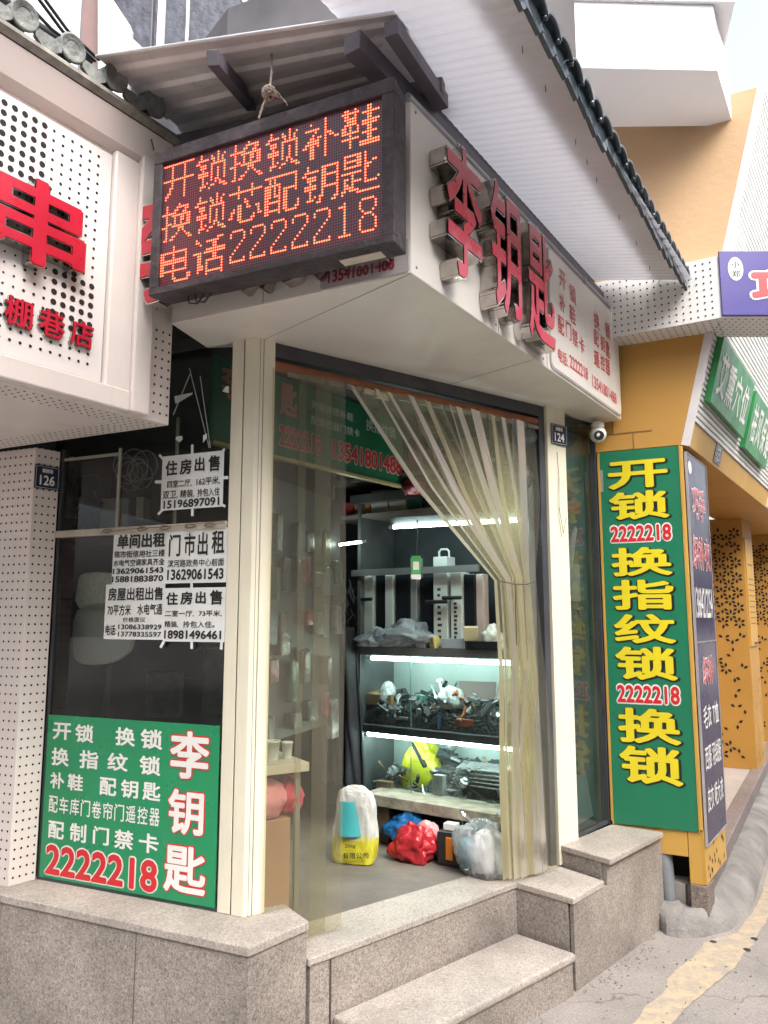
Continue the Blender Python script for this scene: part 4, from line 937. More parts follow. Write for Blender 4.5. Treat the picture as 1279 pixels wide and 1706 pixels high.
R2 = [('2222218', *pr(.045, .70, .785, .965))]
lettering('digit_outline', WF, R2, WHITE, po, -.0026, off=.03, grow=.035, ref=.03); lettering('red_digits', WF, R2, REDP, po, -.0010, off=.03)
R3 = [('李', *pr(.745, .955, .04, .31)), ('钥', *pr(.745, .935, .37, .62)), ('匙', *pr(.735, .955, .68, .94))]
lettering('name_outline', WF, R3, REDP, po, -.0026, off=.028, grow=.03, ref=.028); lettering('name_lettering', WF, R3, WHITE, po, -.0010, off=.028)

def paper(tl, br, lines, label, group='white rental notices taped to the window', skew=0):
    a = WF.px(*tl); c = WF.px(*br); u0, v1 = a; u1, v0 = c; n = .001
    o = thing('paper_notice', label, 'notice', WF.p((u0+u1)/2, v0, n), group)
    mb = MB()
    def fnp(i, j):
        u = u0+(u1-u0)*i; v = v0+(v1-v0)*j
        e = (noise.noise(V((u*9, v*9, u0*7)))+.2)*.0012*(abs(i-.5)+abs(j-.5))
        return WF.p(u, v, n+e*.5)
    mb.grid(fnp, 10, 10); mb.build('sheet', PAPER, o, recalc=False)
    w = u1-u0; h = v1-v0
    lettering('printed_text', WF, [(t_[0], u0+w*t_[1], u0+w*t_[2], v1-h*t_[4], v1-h*t_[3], dict(off=t_[5] if len(t_) > 5 else .012)) for t_ in lines], DKP, o, n+.0022)
    return o, (u0, u1, v0, v1)
def tape(o, pts):
    for (x0, y0, x1, y1, wd_) in pts:
        mb = MB()
        a = WF.px(x0, y0); c = WF.px(x1, y1); A = WF.p(*a, .0035); B = WF.p(*c, .0035); d = (B-A).normalized(); s_ = d.cross(WF.N)*wd_/2
        mb.quad(A-s_, B-s_, B+s_, A+s_)
        mb.build('tape', pm('white tape', (.74, .74, .72), .6), o, recalc=False)
pa, _ = paper((271, 761), (371, 844), [('住', .06, .26, .09, .37, .03), ('房', .30, .49, .09, .37, .03), ('出', .54, .70, .08, .34, .03), ('售', .76, .94, .07, .36, .03),
    ('四室二厅,', .10, .50, .46, .60), ('162平米,', .58, .95, .45, .60), ('双卫,', .03, .28, .65, .80), ('精装,', .32, .55, .65, .80), ('拎包入住', .60, .95, .65, .80), ('15196897091', .05, .95, .82, .97, .03)], 'white for-sale notice with 162 square metres, taped alone above the transom')
tape(pa, [(321, 741, 321, 757, .012), (321, 848, 321, 860, .012), (259, 803, 271, 803, .012), (371, 796, 381, 796, .012), (375, 748, 367, 757, .01), (266, 758, 273, 766, .01), (264, 857, 273, 848, .01), (376, 844, 368, 840, .01)])
pb, _ = paper((190, 889), (274, 972), [('单间出租', .08, .99, .03, .31, .04), ('珠市街信用社三楼', .03, .99, .35, .49, .015), ('水电气空调家具齐全', .02, .99, .52, .65, .015), ('13629061543', .02, .98, .69, .80, .03), ('15881883870', .01, .98, .84, .96, .03)], 'white single room rental notice, upper left of the block of four')
pcn, _ = paper((276, 884), (377, 970), [('门', .07, .26, .08, .50, .02), ('市', .32, .50, .07, .50, .02), ('出', .54, .70, .07, .50, .02), ('租', .76, .96, .05, .48, .02), ('滨河路政务中心前面', .06, .96, .56, .70, .01), ('13629061543', .06, .96, .74, .94, .03)], 'white shop space rental notice, upper right of the block of four')
pdn, _ = paper((177, 974), (272, 1066), [('房屋出租出售', .05, .97, .06, .30, .025), ('70平方米', .05, .45, .37, .57, .015), ('水电气通', .56, .97, .36, .56, .015), ('价格面议', .32, .70, .60, .69, .01), ('电话:', .03, .22, .74, .93, .02), ('13086338929', .25, .97, .73, .82, .02), ('13778335597', .25, .97, .86, .95, .02)], 'white notice for a 70 square metre house, lower left of the block of four')
pe, _ = paper((275, 980), (374, 1070), [('住', .03, .23, .08, .32, .03), ('房', .27, .47, .07, .31, .03), ('出', .52, .69, .07, .30, .03), ('售', .75, .95, .05, .32, .03), ('二室一厅,', .02, .50, .42, .54), ('73平米,', .58, .95, .42, .54), ('精装,', .02, .25, .62, .74), ('拎包入住。', .33, .84, .62, .74), ('18981496461', .02, .95, .79, .95, .03)], 'white for-sale notice with 73 square metres, lower right of the block of four')
tape(pe, [(320, 967, 320, 981, .012), (320, 1069, 320, 1081, .012), (268, 1079, 274, 1068, .012), (370, 1068, 369, 1082, .012)])
for pts, lab in ((((290, 660), (292, 673), (300, 669), (320, 657), (321, 654)), 'torn white paper strip caught on the taped crack of the upper pane'), (((292, 732), (293, 728), (303, 726), (304, 732), (299, 737)), 'small torn paper bit on the glass above the for-sale notice'), (((370, 652), (376, 644), (381, 643), (381, 655)), 'torn paper corner left beside the cream corner post'), (((338, 725), (345, 722), (344, 730), (338, 738)), 'torn tape end at the foot of the long glass crack')):
    tag(MB().add([WF.p(*WF.px(*q), .0) for q in pts], [tuple(range(len(pts)))]).build('paper_scrap', PAPER, None, recalc=False), lab, 'paper scrap')

# ================================================================== INTERIOR
CFm = Fr((-.15, 4.36), (.814, -.581)); cw = 1.06
cab = thing('display_cabinet', 'tall metal display cabinet with lit shelves full of lock parts', 'cabinet', CFm.p(cw/2, ZP, -.15))
CAB = pm('cabinet steel', (.11, .12, .125), .5, var=.3, scale=6)
CABB = pm('cabinet back', (.42, .52, .50), .45, var=.15, scale=4)
dp = -.34
mb = MB(); mb.box(CFm, 0, .02, ZP, 2.15, dp, 0); mb.box(CFm, cw-.02, cw, ZP, 2.15, dp, 0); mb.box(CFm, 0, cw, ZP, ZP+.1, dp, 0); mb.box(CFm, -.05, cw, 2.15, 2.20, dp, .01); mb.build('cabinet_frame', CAB, cab)
MB().box(CFm, .02, cw-.02, ZP+.1, 1.30, dp, dp+.01).build('back_panel', CABB, cab)
MB().box(CFm, .02, cw-.02, 1.345, 2.15, dp, dp+.01).build('upper_back', pm('dark back', (.04, .05, .06), .5, var=.3), cab)
for z0, z1 in ((.885, .925), (1.30, 1.345)): MB().box(CFm, .02, cw-.02, z0, z1, dp, .008).build('shelf', CAB, cab, bevel=.002)
MB().box(CFm, -.03, .78, 1.735, 1.77, .0, .02).build('cross_rail', pm('grey rail', (.3, .32, .33), .4, metal=.6), cab)
mb = MB(); mb.box(CFm, .36, .364, .93, 1.30, .004, .009); mb.box(CFm, .36, .364, ZP+.1, .885, .004, .009); mb.build('glass_edge', pm('glass edge', (.25, .45, .4), .2), cab)
CG = glassy('cabinet glass', (.92, .97, .95), 1.45, .03, haze=.05, base_haze=.01, hcol=(.5, .6, .6), hscale=4)
MB().quad(CFm.p(.03, ZP+.1, .012), CFm.p(cw-.03, ZP+.1, .012), CFm.p(cw-.03, 1.30, .012), CFm.p(.03, 1.30, .012)).build('glass_door', CG, cab, recalc=False)
TUBE = emis('fluorescent tube', (.78, 1.0, .93), 26)
def tube_lamp(a, b_, label, r=.011):
    a = V(a); b_ = V(b_); o = thing('tube_lamp', label, 'tube light', a, 'lit fluorescent tubes')
    d = (b_-a).normalized()
    MB().tube([a+d*.01, b_-d*.01], r, 10).build('glass_tube', TUBE, o)
    mb = MB(); mb.tube([a-d*.012, a+d*.012], r*1.15, 10); mb.tube([b_-d*.012, b_+d*.012], r*1.15, 10); mb.build('end_cap', WHITE, o)
    return o
def cp(x, y, n=0): u, v = CFm.px(x, y); return CFm.p(u, v, n)
tube_lamp(CFm.p(.07, 1.282, -.03), CFm.p(.98, 1.282, -.03), 'lit white tube under the middle shelf of the cabinet')
tube_lamp(CFm.p(.03, .868, -.05), CFm.p(.98, .868, -.05), 'lit white tube under the lowest shelf of the cabinet')
hl = Fr((-.15, 4.0), (.9, -.43))
a = ony(652, 878, 3.95); b_ = ony(868, 866, 3.68); tube_lamp(a, b_, 'long lit tube hanging across the top of the cabinet', .010)
MB().box(Fr((a.x, a.y+.03), ((b_-a).x, (b_-a).y)), 0, (b_-a).length, a.z+.012, a.z+.05, -.03, .02).build('lamp_batten', CAB, cab)
a = ony(562, 908, 4.25); b_ = ony(606, 902, 4.2); tube_lamp(a, b_, 'short lit tube at the left of the shop ceiling', .007)
# top shelf: lock cases
SH = 1.345
WCASE = pm('white lock case', (.62, .68, .68), .35, var=.06)
def cdef(x, y): return CFm.px(x, y)
def case(x0, y0, x1, y1, mat, lab, n0=-.12, n1=-.04, text=None, handle=False, lever=None, floor=True):
    q0 = CFm.px(x0, y1); q1 = CFm.px(x1, y0)
    sc = 1.0
    u0, v0 = q0; u1, v1 = q1; v0 = SH+.0005 if floor else v0
    o = thing('lock_case', lab, 'lock case', CFm.p((u0+u1)/2, v0, (n0+n1)/2), 'lock cases on the top shelf')
    MB().box(CFm, u0, u1, v0, v1, n0, n1).build('case_body', mat, o, bevel=.004)
    if handle:
        mb = MB(); um = (u0+u1)/2; w = (u1-u0)*.36
        mb.tube([CFm.p(um-w, v1, (n0+n1)/2), CFm.p(um-w, v1+.03, (n0+n1)/2), CFm.p(um-w*.6, v1+.042, (n0+n1)/2), CFm.p(um+w*.6, v1+.042, (n0+n1)/2), CFm.p(um+w, v1+.03, (n0+n1)/2), CFm.p(um+w, v1, (n0+n1)/2)], .006, 8); mb.build('carry_handle', mat, o)
    if text:
        mb = MB()
        for i in range(9):
            v = v0+.05+i*(v1-v0-.2)/9; mb.box(CFm, u0+(u1-u0)*.3, u0+(u1-u0)*random.uniform(.5, .65), v, v+.014, n1+.0005, n1+.001)
        mb.build('printed_marks', DARKM, o, recalc=False)
    if lever is not None:
        mb = MB(); lv = lever; mb.tube([CFm.p(u0+.01, lv, n1), CFm.p(u0+.01, lv, n1+.03)], .011, 8); mb.tube([CFm.p(u0-.03, lv, n1+.03), CFm.p(u1+.015, lv, n1+.03)], .010, 8); mb.build('lever_handle', BLACK, o)
    return o
BLK = pm('black lock panel', (.015, .018, .024), .2, var=.2)
case(598, 958, 614, 1050, WCASE, 'pale narrow lock case at the left end of the top shelf', lever=1.605)
case(615, 955, 633, 1050, BLK, 'black lock panel left of the second pale case', -.13, -.06)
case(634, 957, 647, 1050, WCASE, 'second narrow pale case from the left on the top shelf')
case(650, 955, 674, 1050, BLK, 'wide black lock panel before the tall silver profile', -.13, -.05)
case(675, 928, 685, 1050, pm('silver profile', (.5, .55, .56), .3, metal=.5), 'tall silver profile with hooked top on the shelf', -.12, -.05)
case(688, 960, 716, 1050, BLK, 'black panel behind the green key tag', -.14, -.07)
case(717, 926, 739, 1050, WCASE, 'white carry case with handle and printed marks', -.12, -.03, text=1, handle=True, lever=1.585)
case(746, 952, 763, 1050, WCASE, 'greenish white case with black lever handle', -.12, -.03, text=1, lever=1.605)
case(765, 955, 782, 1050, BLK, 'slim black lock panel at the right of the top shelf', -.13, -.05)
case(784, 955, 795, 1052, pm('pinkish strip', (.5, .42, .4), .5), 'pinkish pale strip leaning at the right of the shelf', -.12, -.06)

# clutter: bags and metal parts
def bag_mesh(w, d, h, seed, pinch=.5, wr=.18, sub=4, boxy=1.0):
    bm = bmesh.new(); bmesh.ops.create_icosphere(bm, subdivisions=min(5, sub+1), radius=1)
    for v in bm.verts:
        p = v.co.copy(); q = p*1.3+V((seed*3.1, seed, 0))
        n = noise.noise(q)*wr*1.3
        for o_, a_ in ((1.7, .75), (3.4, .35), (6.9, .13)):
            n += (.35-abs(noise.noise(q*o_+V((0, 0, seed)))*2.2))*wr*a_*.6
        k = 1+n
        if boxy != 1.0: p = V(tuple(math.copysign(abs(c_)**boxy, c_) for c_ in p))
        z = p.z; tp = 1-pinch*max(0, z)**1.3; x = p.x*k*tp; y = p.y*k*tp
        z2 = max(-.72, z*k)
        v.co = V((x*w/2*(1.05 if z < 0 else 1), y*d/2, (z2+.72)/(1.72)*h))
    mb = MB(); mb.add([v.co for v in bm.verts], [tuple(v.index for v in f.verts) for f in bm.faces], True); bm.free(); return mb
def place(mb, loc, rot=0):
    R = Matrix.Rotation(rot, 3, 'Z'); mb.v = [R @ a + V(loc) for a in mb.v]; return mb
PLAST = glassy('clear plastic bag', (.95, .96, .96), 1.45, .12, haze=.5, base_haze=.14, hcol=(.85, .87, .9), hscale=16)
WPL = pm('crinkled pale plastic', (.55, .6, .6), .25, var=.2, scale=20, bump=.6, bscale=40)
METS = [pm('dull key steel', (.42, .45, .45), .3, metal=.7, var=.3, scale=20), pm('dark lock steel', (.07, .08, .085), .35, metal=.3, var=.3, scale=20), pm('pale plastic part', (.55, .6, .58), .4, var=.15), pm('black part', (.02, .022, .025), .35), pm('brown card', (.28, .19, .12), .8, var=.2), pm('orange part', (.5, .15, .04), .5)]
rj = random.Random(11)
def junk(shelf_z, u0, u1, n, label, hmax, seed, group):
    rj = random.Random(seed)
    protos = []
    for k in range(14):
        mb = MB(); kind = k % 5
        if kind == 0: bar(mb, (-.045, 0, .006), (.045, 0, .006), .010, .006); mb.lathe((.05, 0, .004), [(.014, 0), (.014, .004)], 12)
        elif kind == 1: mb.box(Fr((0, 0, 0), (1, 0)), -.03, .03, 0, .018, -.02, .02); mb.tube([(-.01, 0, .018), (-.01, 0, .035), (.012, 0, .035)], .004, 6)
        elif kind == 2: mb.tube([(-.03, 0, .012), (-.02, .0, .012), (.0, .01, .012), (.035, .012, .012)], [.010, .010, .006, .006], 10)
        elif kind == 3: mb.lathe((0, 0, 0), [(.018, 0), (.018, .022), (.010, .024), (.010, .034), (.004, .036)], 12)
        else: bar(mb, (-.06, 0, .004), (.06, 0, .004), .016, .004); bar(mb, (-.06, 0, .010), (-.03, 0, .010), .016, .010)
        protos.append(mb.build('metal_part', METS[[0, 1, 1, 0, 3, 2, 1, 0, 3, 1, 4, 0, 5, 1][k]], None, bevel=.001))
    for i in range(n):
        o = protos[i] if i < 14 else protos[i % 14].copy()
        if i >= 14: COL.objects.link(o)
        f = i/n; u = rj.uniform(u0, u1); nn2 = rj.uniform(dp+.06, -.04); pile = (math.sin((u-u0)/(u1-u0)*pi)*.6+.5)
        z = shelf_z+.012+f*hmax*pile*rj.uniform(.7, 1)
        p = CFm.p(u, z, nn2); o.location = p
        o.rotation_euler = (rj.uniform(-.9, .9), rj.uniform(-.9, .9), rj.uniform(0, 6.28)); s_ = rj.uniform(.7, 1.5); o.scale = (s_, s_, s_)
        kd_ = (i % 14) % 5; tag(o, ('loose flat key like part ', 'small latch block ', 'short metal spindle ', 'round knob shaped part ', 'stepped metal strip ')[kd_]+label, 'lock part', group)
for (z, u0, u1, h, seed) in ((.925, .03, 1.02, .20, 3), (ZP+.1, .03, 1.02, .34, 9)):
    # dark mass below the loose parts
    mb = MB()
    def fnm(i, j):
        u = u0+(u1-u0)*i; n_ = dp+.02+(-.03-dp-.02)*j; p = CFm.p(u, z, n_)
        hh_ = h*(.35+.5*math.sin(pi*i)*math.sin(pi*min(1, j+.35))) + noise.noise(p*14)*.05 + abs(noise.noise(p*40))*.03
        return CFm.p(u, z+(max(.003, hh_) if 0 < i < 1 and 0 < j < 1 else .001), n_)
    mb.grid(fnm, 70, 26, False)
    o = mb.build('scrap_heap', pm('dark heap of parts', (.05, .055, .055), .4, metal=.4, var=.7, scale=30, bump=1, bscale=80)); o['kind'] = 'stuff'
    o['label'] = 'dark heap of small lock parts filling the ' + ('middle' if z > .9 else 'lowest') + ' lit shelf'; o['category'] = 'scrap'
junk(.925, .06, .98, 140, 'in the pile on the middle lit shelf', .19, 21, 'lock parts piled on the middle shelf')
junk(ZP+.1, .06, .98, 140, 'in the heap on the lowest lit shelf', .33, 22, 'lock parts heaped on the lowest shelf')
bags = [(.14, .09, .10, 1.05, .12, WPL, 'white plastic bag at the left of the middle shelf'), (.20, .07, .13, .955, .09, WPL, 'pale knotted plastic bag standing in the middle shelf pile'), (.45, .10, .10, .94, .10, PLAST, 'clear plastic bag in the centre of the middle shelf'),
        (.55, .16, .11, 1.04, .12, WPL, 'crinkled clear bag behind the centre of the middle shelf'), (.72, .10, .10, .935, .06, WPL, 'small round pale bag at the front of the middle shelf')]
for u, w, d, z, h, m, lab in bags:
    o = place(bag_mesh(w, d, h, u*17, .4, .25, 3), CFm.p(u, z-.01, -.10), .4).build('plastic_bag', m); tag(o, lab, 'plastic bag', 'bags on the cabinet shelves')
o = place(bag_mesh(.36, .2, .15, 4.2, .3, .35, 4), CFm.p(.30, SH, -.06), -.6).build('plastic_sheet_heap', pm('clear crinkled wrap', (.34, .40, .46), .2, var=.3, scale=16, bump=.8, bscale=40)); tag(o, 'heap of crinkled clear wrapping on the top shelf', 'plastic wrap')
o = place(bag_mesh(.22, .14, .10, 6.2, .3, .35, 4), CFm.p(.12, SH, -.02), -.6).build('plastic_sheet_heap', MC['clear crinkled wrap']); tag(o, 'smaller heap of clear wrap at the left end of the top shelf', 'plastic wrap')
o = place(bag_mesh(.12, .12, .12, 8.2, .3, .3, 3), CFm.p(.83, SH, -.04), 0).build('plastic_bag', WPL); tag(o, 'white knotted bag at the right end of the top shelf', 'plastic bag', 'bags on the cabinet shelves')
def cbox(u, z, n, w, h, d, rot, mat, name, lab, cat='box', tilt=0):
    p = CFm.p(u, z, n); f = Fr((0, 0, 0), (1, 0)); mb = MB().box(f, -w/2, w/2, 0, h, -d/2, d/2)
    o = mb.build(name, mat, None, bevel=.002); o.location = p; o.rotation_euler = (tilt, 0, math.atan2(CFm.U.y, CFm.U.x)+rot); tag(o, lab, cat); return o
cbox(.62, SH+.001, -.03, .13, .05, .07, .1, pm('bluish box', (.35, .42, .5), .5), 'carton', 'pale blue carton at the front of the top shelf')
cbox(.80, SH+.001, -.01, .17, .04, .08, .0, BLK, 'carton', 'flat dark box with a white label on the top shelf')
cbox(.72, SH+.045, -.01, .07, .07, .03, .5, pm('yellow white box', (.6, .58, .4), .5), 'carton', 'small tilted yellow and white box on the top shelf', tilt=.3)
cbox(.10, 1.03, -.12, .16, .06, .12, .1, pm('ochre carton', (.36, .24, .12), .7), 'carton', 'open ochre carton at the left of the middle shelf', tilt=.1)
cbox(.66, 1.08, -.16, .20, .10, .006, .3, pm('dark brown card', (.10, .075, .065), .6), 'card_sheet', 'dark brown card leaning on the middle shelf pile', 'card', tilt=-.5)
cbox(.84, 1.07, -.16, .17, .13, .006, -.2, pm('tan card', (.22, .17, .14), .6), 'card_sheet', 'tan card leaning at the right of the middle shelf', 'card', tilt=-.4)
for k in range(5): cbox(.72+.01*k, .66+.022*k, -.12, .34, .008, .10, -.05+.03*k, METS[0], 'metal_strip', ['lowest', 'second lowest', 'middle', 'second highest', 'topmost'][k] + ' silver strip in the stack on the lowest shelf', 'metal strip', tilt=.05*k)
o = place(bag_mesh(.24, .16, .32, 12.2, .3, .16, 4), CFm.p(.30, .53, -.2), 0).build('yellow_bag', pm('yellow plastic', (.55, .58, .03), .3, var=.15, bump=.5, bscale=25)); tag(o, 'bright yellow bag at the back of the lowest shelf', 'bag')
rg = random.Random(17)
for k_, (u, z, n_, w, h, d_, col, lab) in enumerate(((.28, .93, -.06, .07, .05, .04, (.5, .5, .46), 'cream box at the front of the middle shelf'), (.52, .93, -.05, .05, .07, .03, (.08, .16, .3), 'small blue box in the middle shelf pile'), (.66, .96, -.05, .09, .035, .05, (.45, .12, .05), 'flat orange red box on the middle shelf'),
        (.90, .99, -.06, .06, .08, .04, (.5, .52, .5), 'pale upright box at the right of the middle shelf'), (.36, 1.06, -.12, .10, .03, .06, (.1, .3, .26), 'teal flat box on top of the middle shelf pile'), (.16, .56, -.05, .09, .07, .06, (.30, .2, .12), 'brown box at the left of the lowest shelf'),
        (.50, .60, -.05, .06, .10, .04, (.4, .42, .4), 'grey upright box in the lowest shelf heap'), (.90, .72, -.05, .08, .06, .05, (.5, .3, .34), 'pink box at the right of the lowest shelf'), (.42, SH+.001, -.03, .06, .045, .05, (.5, .5, .5), 'small grey box at the front of the top shelf'), (.50, SH+.001, -.02, .05, .06, .04, (.55, .5, .2), 'small yellow box at the front of the top shelf'))):
    cbox(u, z, n_, w, h, d_, rg.uniform(-.5, .5), pm('small carton %d' % k_, col, .5, var=.3, scale=20), 'small_carton', lab, tilt=rg.uniform(-.15, .25))
# keys hanging at the left
hk = thing('hanging_key_bundle', 'bundle of keys and straps hanging left of the cabinet shelf', 'keys', CFm.p(-.07, 1.4, .02)); mb = MB()
for i in range(34):
    q = CFm.p(-.10+rj.uniform(-.05, .07), rj.uniform(1.40, 1.72), rj.uniform(-.02, .05)); mb.tube([q, q+V((rj.uniform(-.02, .02), 0, -.035)), q+V((rj.uniform(-.03, .03), 0, -.08))], rj.uniform(.003, .006), 5)
mb.build('key_strands', METS[1], hk)
# dark coat hanging
o = MB()
def fnc(i, j):
    x = (i-.5)*(.17+.10*j); y = .03*sin(i*17+j*2)+.015*sin(i*31); return CFm.p(-.10+x+.05*j, 1.45-j*.85, .05+y+noise.noise(V((i*4, j*4, 0)))*.02)
o.grid(fnc, 40, 40); tag(o.build('hanging_coat', pm('black cloth', (.02, .025, .032), .6, var=.4, scale=9, bump=.5, bscale=30), None, solid=.01), 'black coat hanging at the left side of the cabinet', 'coat')
# bench
bf = Fr(V((*onz(606, 1321, .60).xy, 0)), (.814, -.581)); bl = (onz(812, 1360, .60)-onz(606, 1321, .60)).length
bn = thing('wooden_bench', 'low worn wooden bench with a pale dusty top in front of the cabinet', 'bench', bf.p(bl/2, ZP, -.08))
MB().box(bf, -.01, bl+.01, .545, .60, -.20, 0).build('seat', pm('worn bench wood', (.33, .30, .24), .7, var=.35, scale=12, bump=.6, bscale=40, dirt=.6, dcol=(.1, .09, .07)), bn, bevel=.004)
for u in (.06, bl-.13): MB().box(bf, u, u+.07, ZP, .545, -.16, -.04).build('leg', pm('dark bench leg', (.11, .08, .06), .7, var=.3, scale=12), bn, bevel=.003)
# bags on the floor
def floor_px(x, y): return onz(x, y, ZP)
WOV = pm('yellow woven sack', (.60, .55, .04), .45, var=.12, bump=.3, bscale=25)
q = floor_px(592, 1434); yk = thing('woven_sack', 'white and yellow woven sack with a teal label inside the doorway', 'sack', q)
sh_ = bag_mesh(.21, .13, .35, 2.3, .12, .10, 4, .6); place(sh_, q, -.3)
zmid = q.z+.12
lo = MB(); up = MB()
for f in sh_.f:
    c_ = sum((sh_.v[i] for i in f), V())/len(f); tgt = lo if c_.z < zmid else up; tgt.add([sh_.v[i] for i in f], [tuple(range(len(f)))], True)
up.build('sack_body', pm('white woven', (.55, .56, .53), .5, var=.15, bump=.5, bscale=25), yk, recalc=False); lo.build('sack_base', WOV, yk, recalc=False)
vdir = (C0-q); vdir.z = 0; vdir.normalize(); Ux = V((0, 0, 1)).cross(vdir).normalized(); SFk = Fr(q+vdir*.085, (Ux.x, Ux.y))
MB().grid(lambda i, j: SFk.p(-.075+.13*i, .13+.15*j, -.022*((i-.45)*2)**2-.03*j+.0), 8, 4).build('teal_label', pm('teal print', (.05, .36, .38), .4, var=.15), yk, recalc=False)
lettering('sack_text', SFk, [('25kg', -.05, .0, .08, .10), ('有限公司', -.06, .06, .035, .062)], DKP, yk, .004, off=.02)
def fbag(x, y, w, h, z, m, lab, seed, d=None, name='shopping_bag', pinch=.35, wr=.22, parts=True):
    q = onz(x, y, z); o = place(bag_mesh(w, d or w*.6, h, seed, pinch, wr, 4), q, -.4).build(name, m); tag(o, lab, 'bag'); return o, q
fbag(682, 1398, .27, .14, .40, pm('blue plastic', (.02, .16, .42), .25, var=.25, scale=10, bump=.6, bscale=18, dirt=.4, dcol=(.01, .02, .04)), 'crumpled blue plastic bag under the bench', 3.3, wr=.3)
fbag(690, 1434, .22, .17, ZP, pm('red plastic', (.42, .02, .03), .25, var=.25, scale=10, bump=.6, bscale=18), 'red and pink plastic bag under the blue one', 5.3, wr=.3)
o, q = fbag(712, 1418, .16, .14, .39, pm('pink plastic', (.62, .32, .34), .3, var=.2, scale=10, bump=.6, bscale=18), 'pink white handled carrier bag on the red bag', 7.7, d=.08, pinch=.1)
tb = thing('tool_box', 'small black tool case with orange clasp beside the bench leg', 'tool case', floor_px(752, 1440)); TF = Fr(V((*floor_px(728, 1440).xy, 0)), (.85, -.5))
MB().box(TF, 0, .12, ZP+.0005, ZP+.15, -.12, 0).build('case_body', BLACK, tb, bevel=.006); MB().box(TF, .05, .085, ZP+.03, ZP+.13, .0005, .012).build('orange_clasp', pm('orange plastic', (.75, .22, .015), .4), tb, bevel=.003)
MB().box(TF, .02, .08, ZP+.152, ZP+.18, -.08, -.03).build('white_switch', WHITE, tb)
q = floor_px(802, 1457); cbg = thing('clear_carrier_bag', 'clear plastic carrier bag holding white and teal packets by the bench', 'bag', q)
mbk = bag_mesh(.23, .15, .23, 9.1, -.12, .20, 4, .8); place(mbk, q, -.5); mbk.build('bag_skin', PLAST, cbg, recalc=False)
for sx_, hx in ((-1, .05), (1, .09)):
    b0 = q+V((sx_*.045, sx_*-.02, .205)); mb = MB()
    pts = [b0+V((-.03, .0, -.01)), b0+V((-.022+sx_*.02, 0, .04)), b0+V((sx_*.045, 0, .062)), b0+V((.022+sx_*.03, 0, .035)), b0+V((.03, 0, -.012))]
    mb.grid(lambda i, j: (lambda x: pts[min(int(x), 3)].lerp(pts[min(int(x), 3)+1], x-min(int(x), 3)))(j*4)+V((0, .02*(i-.5), .012*(i-.5))), 2, 12); mb.build('bag_handle', PLAST, cbg, recalc=False)
place(bag_mesh(.10, .07, .19, 1.9, .1, .10, 3, .7), q+V((.01, -.0, .01)), 0).build('white_packet', pm('white packet', (.88, .87, .88), .5), cbg)
place(bag_mesh(.08, .07, .12, 2.9, .1, .12, 3, .7), q+V((-.06, .02, .03)), 0).build('teal_packet', pm('teal packet', (.13, .30, .36), .5), cbg)
# counter with pink cloth at the left of the doorway
cf = Fr(onz(440, 1300, .90)+V((-.05, .02, 0)), (.80, .60))
cf = Fr((-.50, 3.06), (.86, .51)); 
ct = thing('work_counter', 'brown work counter with pale top just inside the doorway', 'counter', cf.p(.1, ZP, -.2))
MB().box(cf, .0, .235, .895, .93, -.45, 0).build('counter_top', pm('cream top', (.48, .45, .37), .5, var=.1), ct, bevel=.003)
mb = MB(); mb.box(cf, .0, .17, ZP, .72, -.4, -.03); mb.build('cabinet_body', pm('cardboard brown', (.36, .22, .14), .7, var=.15, scale=3), ct, bevel=.003)
mb = MB(); mb.box(cf, .19, .21, ZP, .895, -.05, -.03); mb.box(cf, .19, .21, ZP, .895, -.44, -.42); mb.build('leg', pm('grey leg', (.2, .19, .17), .6), ct)
o = place(bag_mesh(.24, .14, .15, 3.9, .2, .15, 4), cf.p(.06, .725, -.08), .5).build('pink_cloth', pm('pink cloth', (.62, .24, .27), .8, var=.1, scale=8)); tag(o, 'bunched pale pink cloth under the counter top', 'cloth')
o = place(bag_mesh(.14, .14, .14, 4.9, .2, .15, 4), cf.p(.18, .73, -.10), .5).build('red_cloth', pm('crimson cloth', (.45, .03, .07), .7, var=.1, scale=8)); tag(o, 'crimson cloth bag beside the pink cloth', 'cloth')
for i, (u, m, w, h) in enumerate(((.05, METS[1], .03, .09), (.12, METS[2], .035, .07), (.19, METS[2], .022, .06))):
    o = MB().lathe(cf.p(u, .931, -.12), [(w*.8, 0), (w, h), (w*1.08, h), (w*1.08, h+.006), (w*.8, h+.006), (w*.75, h-.01)], 18).build('parts_pot', m); tag(o, ['dark tool pot on the counter', 'pale plastic tub in the middle of the counter', 'small pale pot at the right of the counter'][i], 'pot')
# green inner sign board above the doorway
IB = Fr((-.60, 3.02), (.60, .80))
ib = thing('inner_signboard', 'green inner sign board with red phone numbers hanging inside above the doorway', 'sign', IB.p(.5, 2.2, 0))
MB().box(IB, -.12, 1.16, 2.185, 2.54, -.02, 0).build('board', pm('shaded green board', (.008, .09, .045), .4, var=.2), ib)  # indoor shade is put into the board and digit colours
MB().box(IB, -.12, 1.16, 2.172, 2.185, -.02, .012).build('board_edge', pm('gold edge', (.35, .28, .14), .4, metal=.5), ib)
dl = [('2222218', .25, .52, 2.235, 2.325), ('13541801488', .60, 1.15, 2.235, 2.325)]
lettering('digit_outline', IB, dl, pm('shaded pink print', (.42, .33, .3), .5), ib, .0012, off=.03, grow=.04, ref=.03); lettering('red_digits', IB, dl, pm('shaded red print', (.32, .02, .025), .4), ib, .0028, off=.03)
dl = [('李', -.08, .04, 2.37, 2.51), ('电', .0, .09, 2.24, 2.33), ('匙', .25, .36, 2.37, 2.52)]  # upper characters are reflections drawn as lettering; the lower one is board print
lettering('pink_lettering', IB, dl, pm('pink print', (.3, .13, .12), .4), ib, .0015, off=.04)
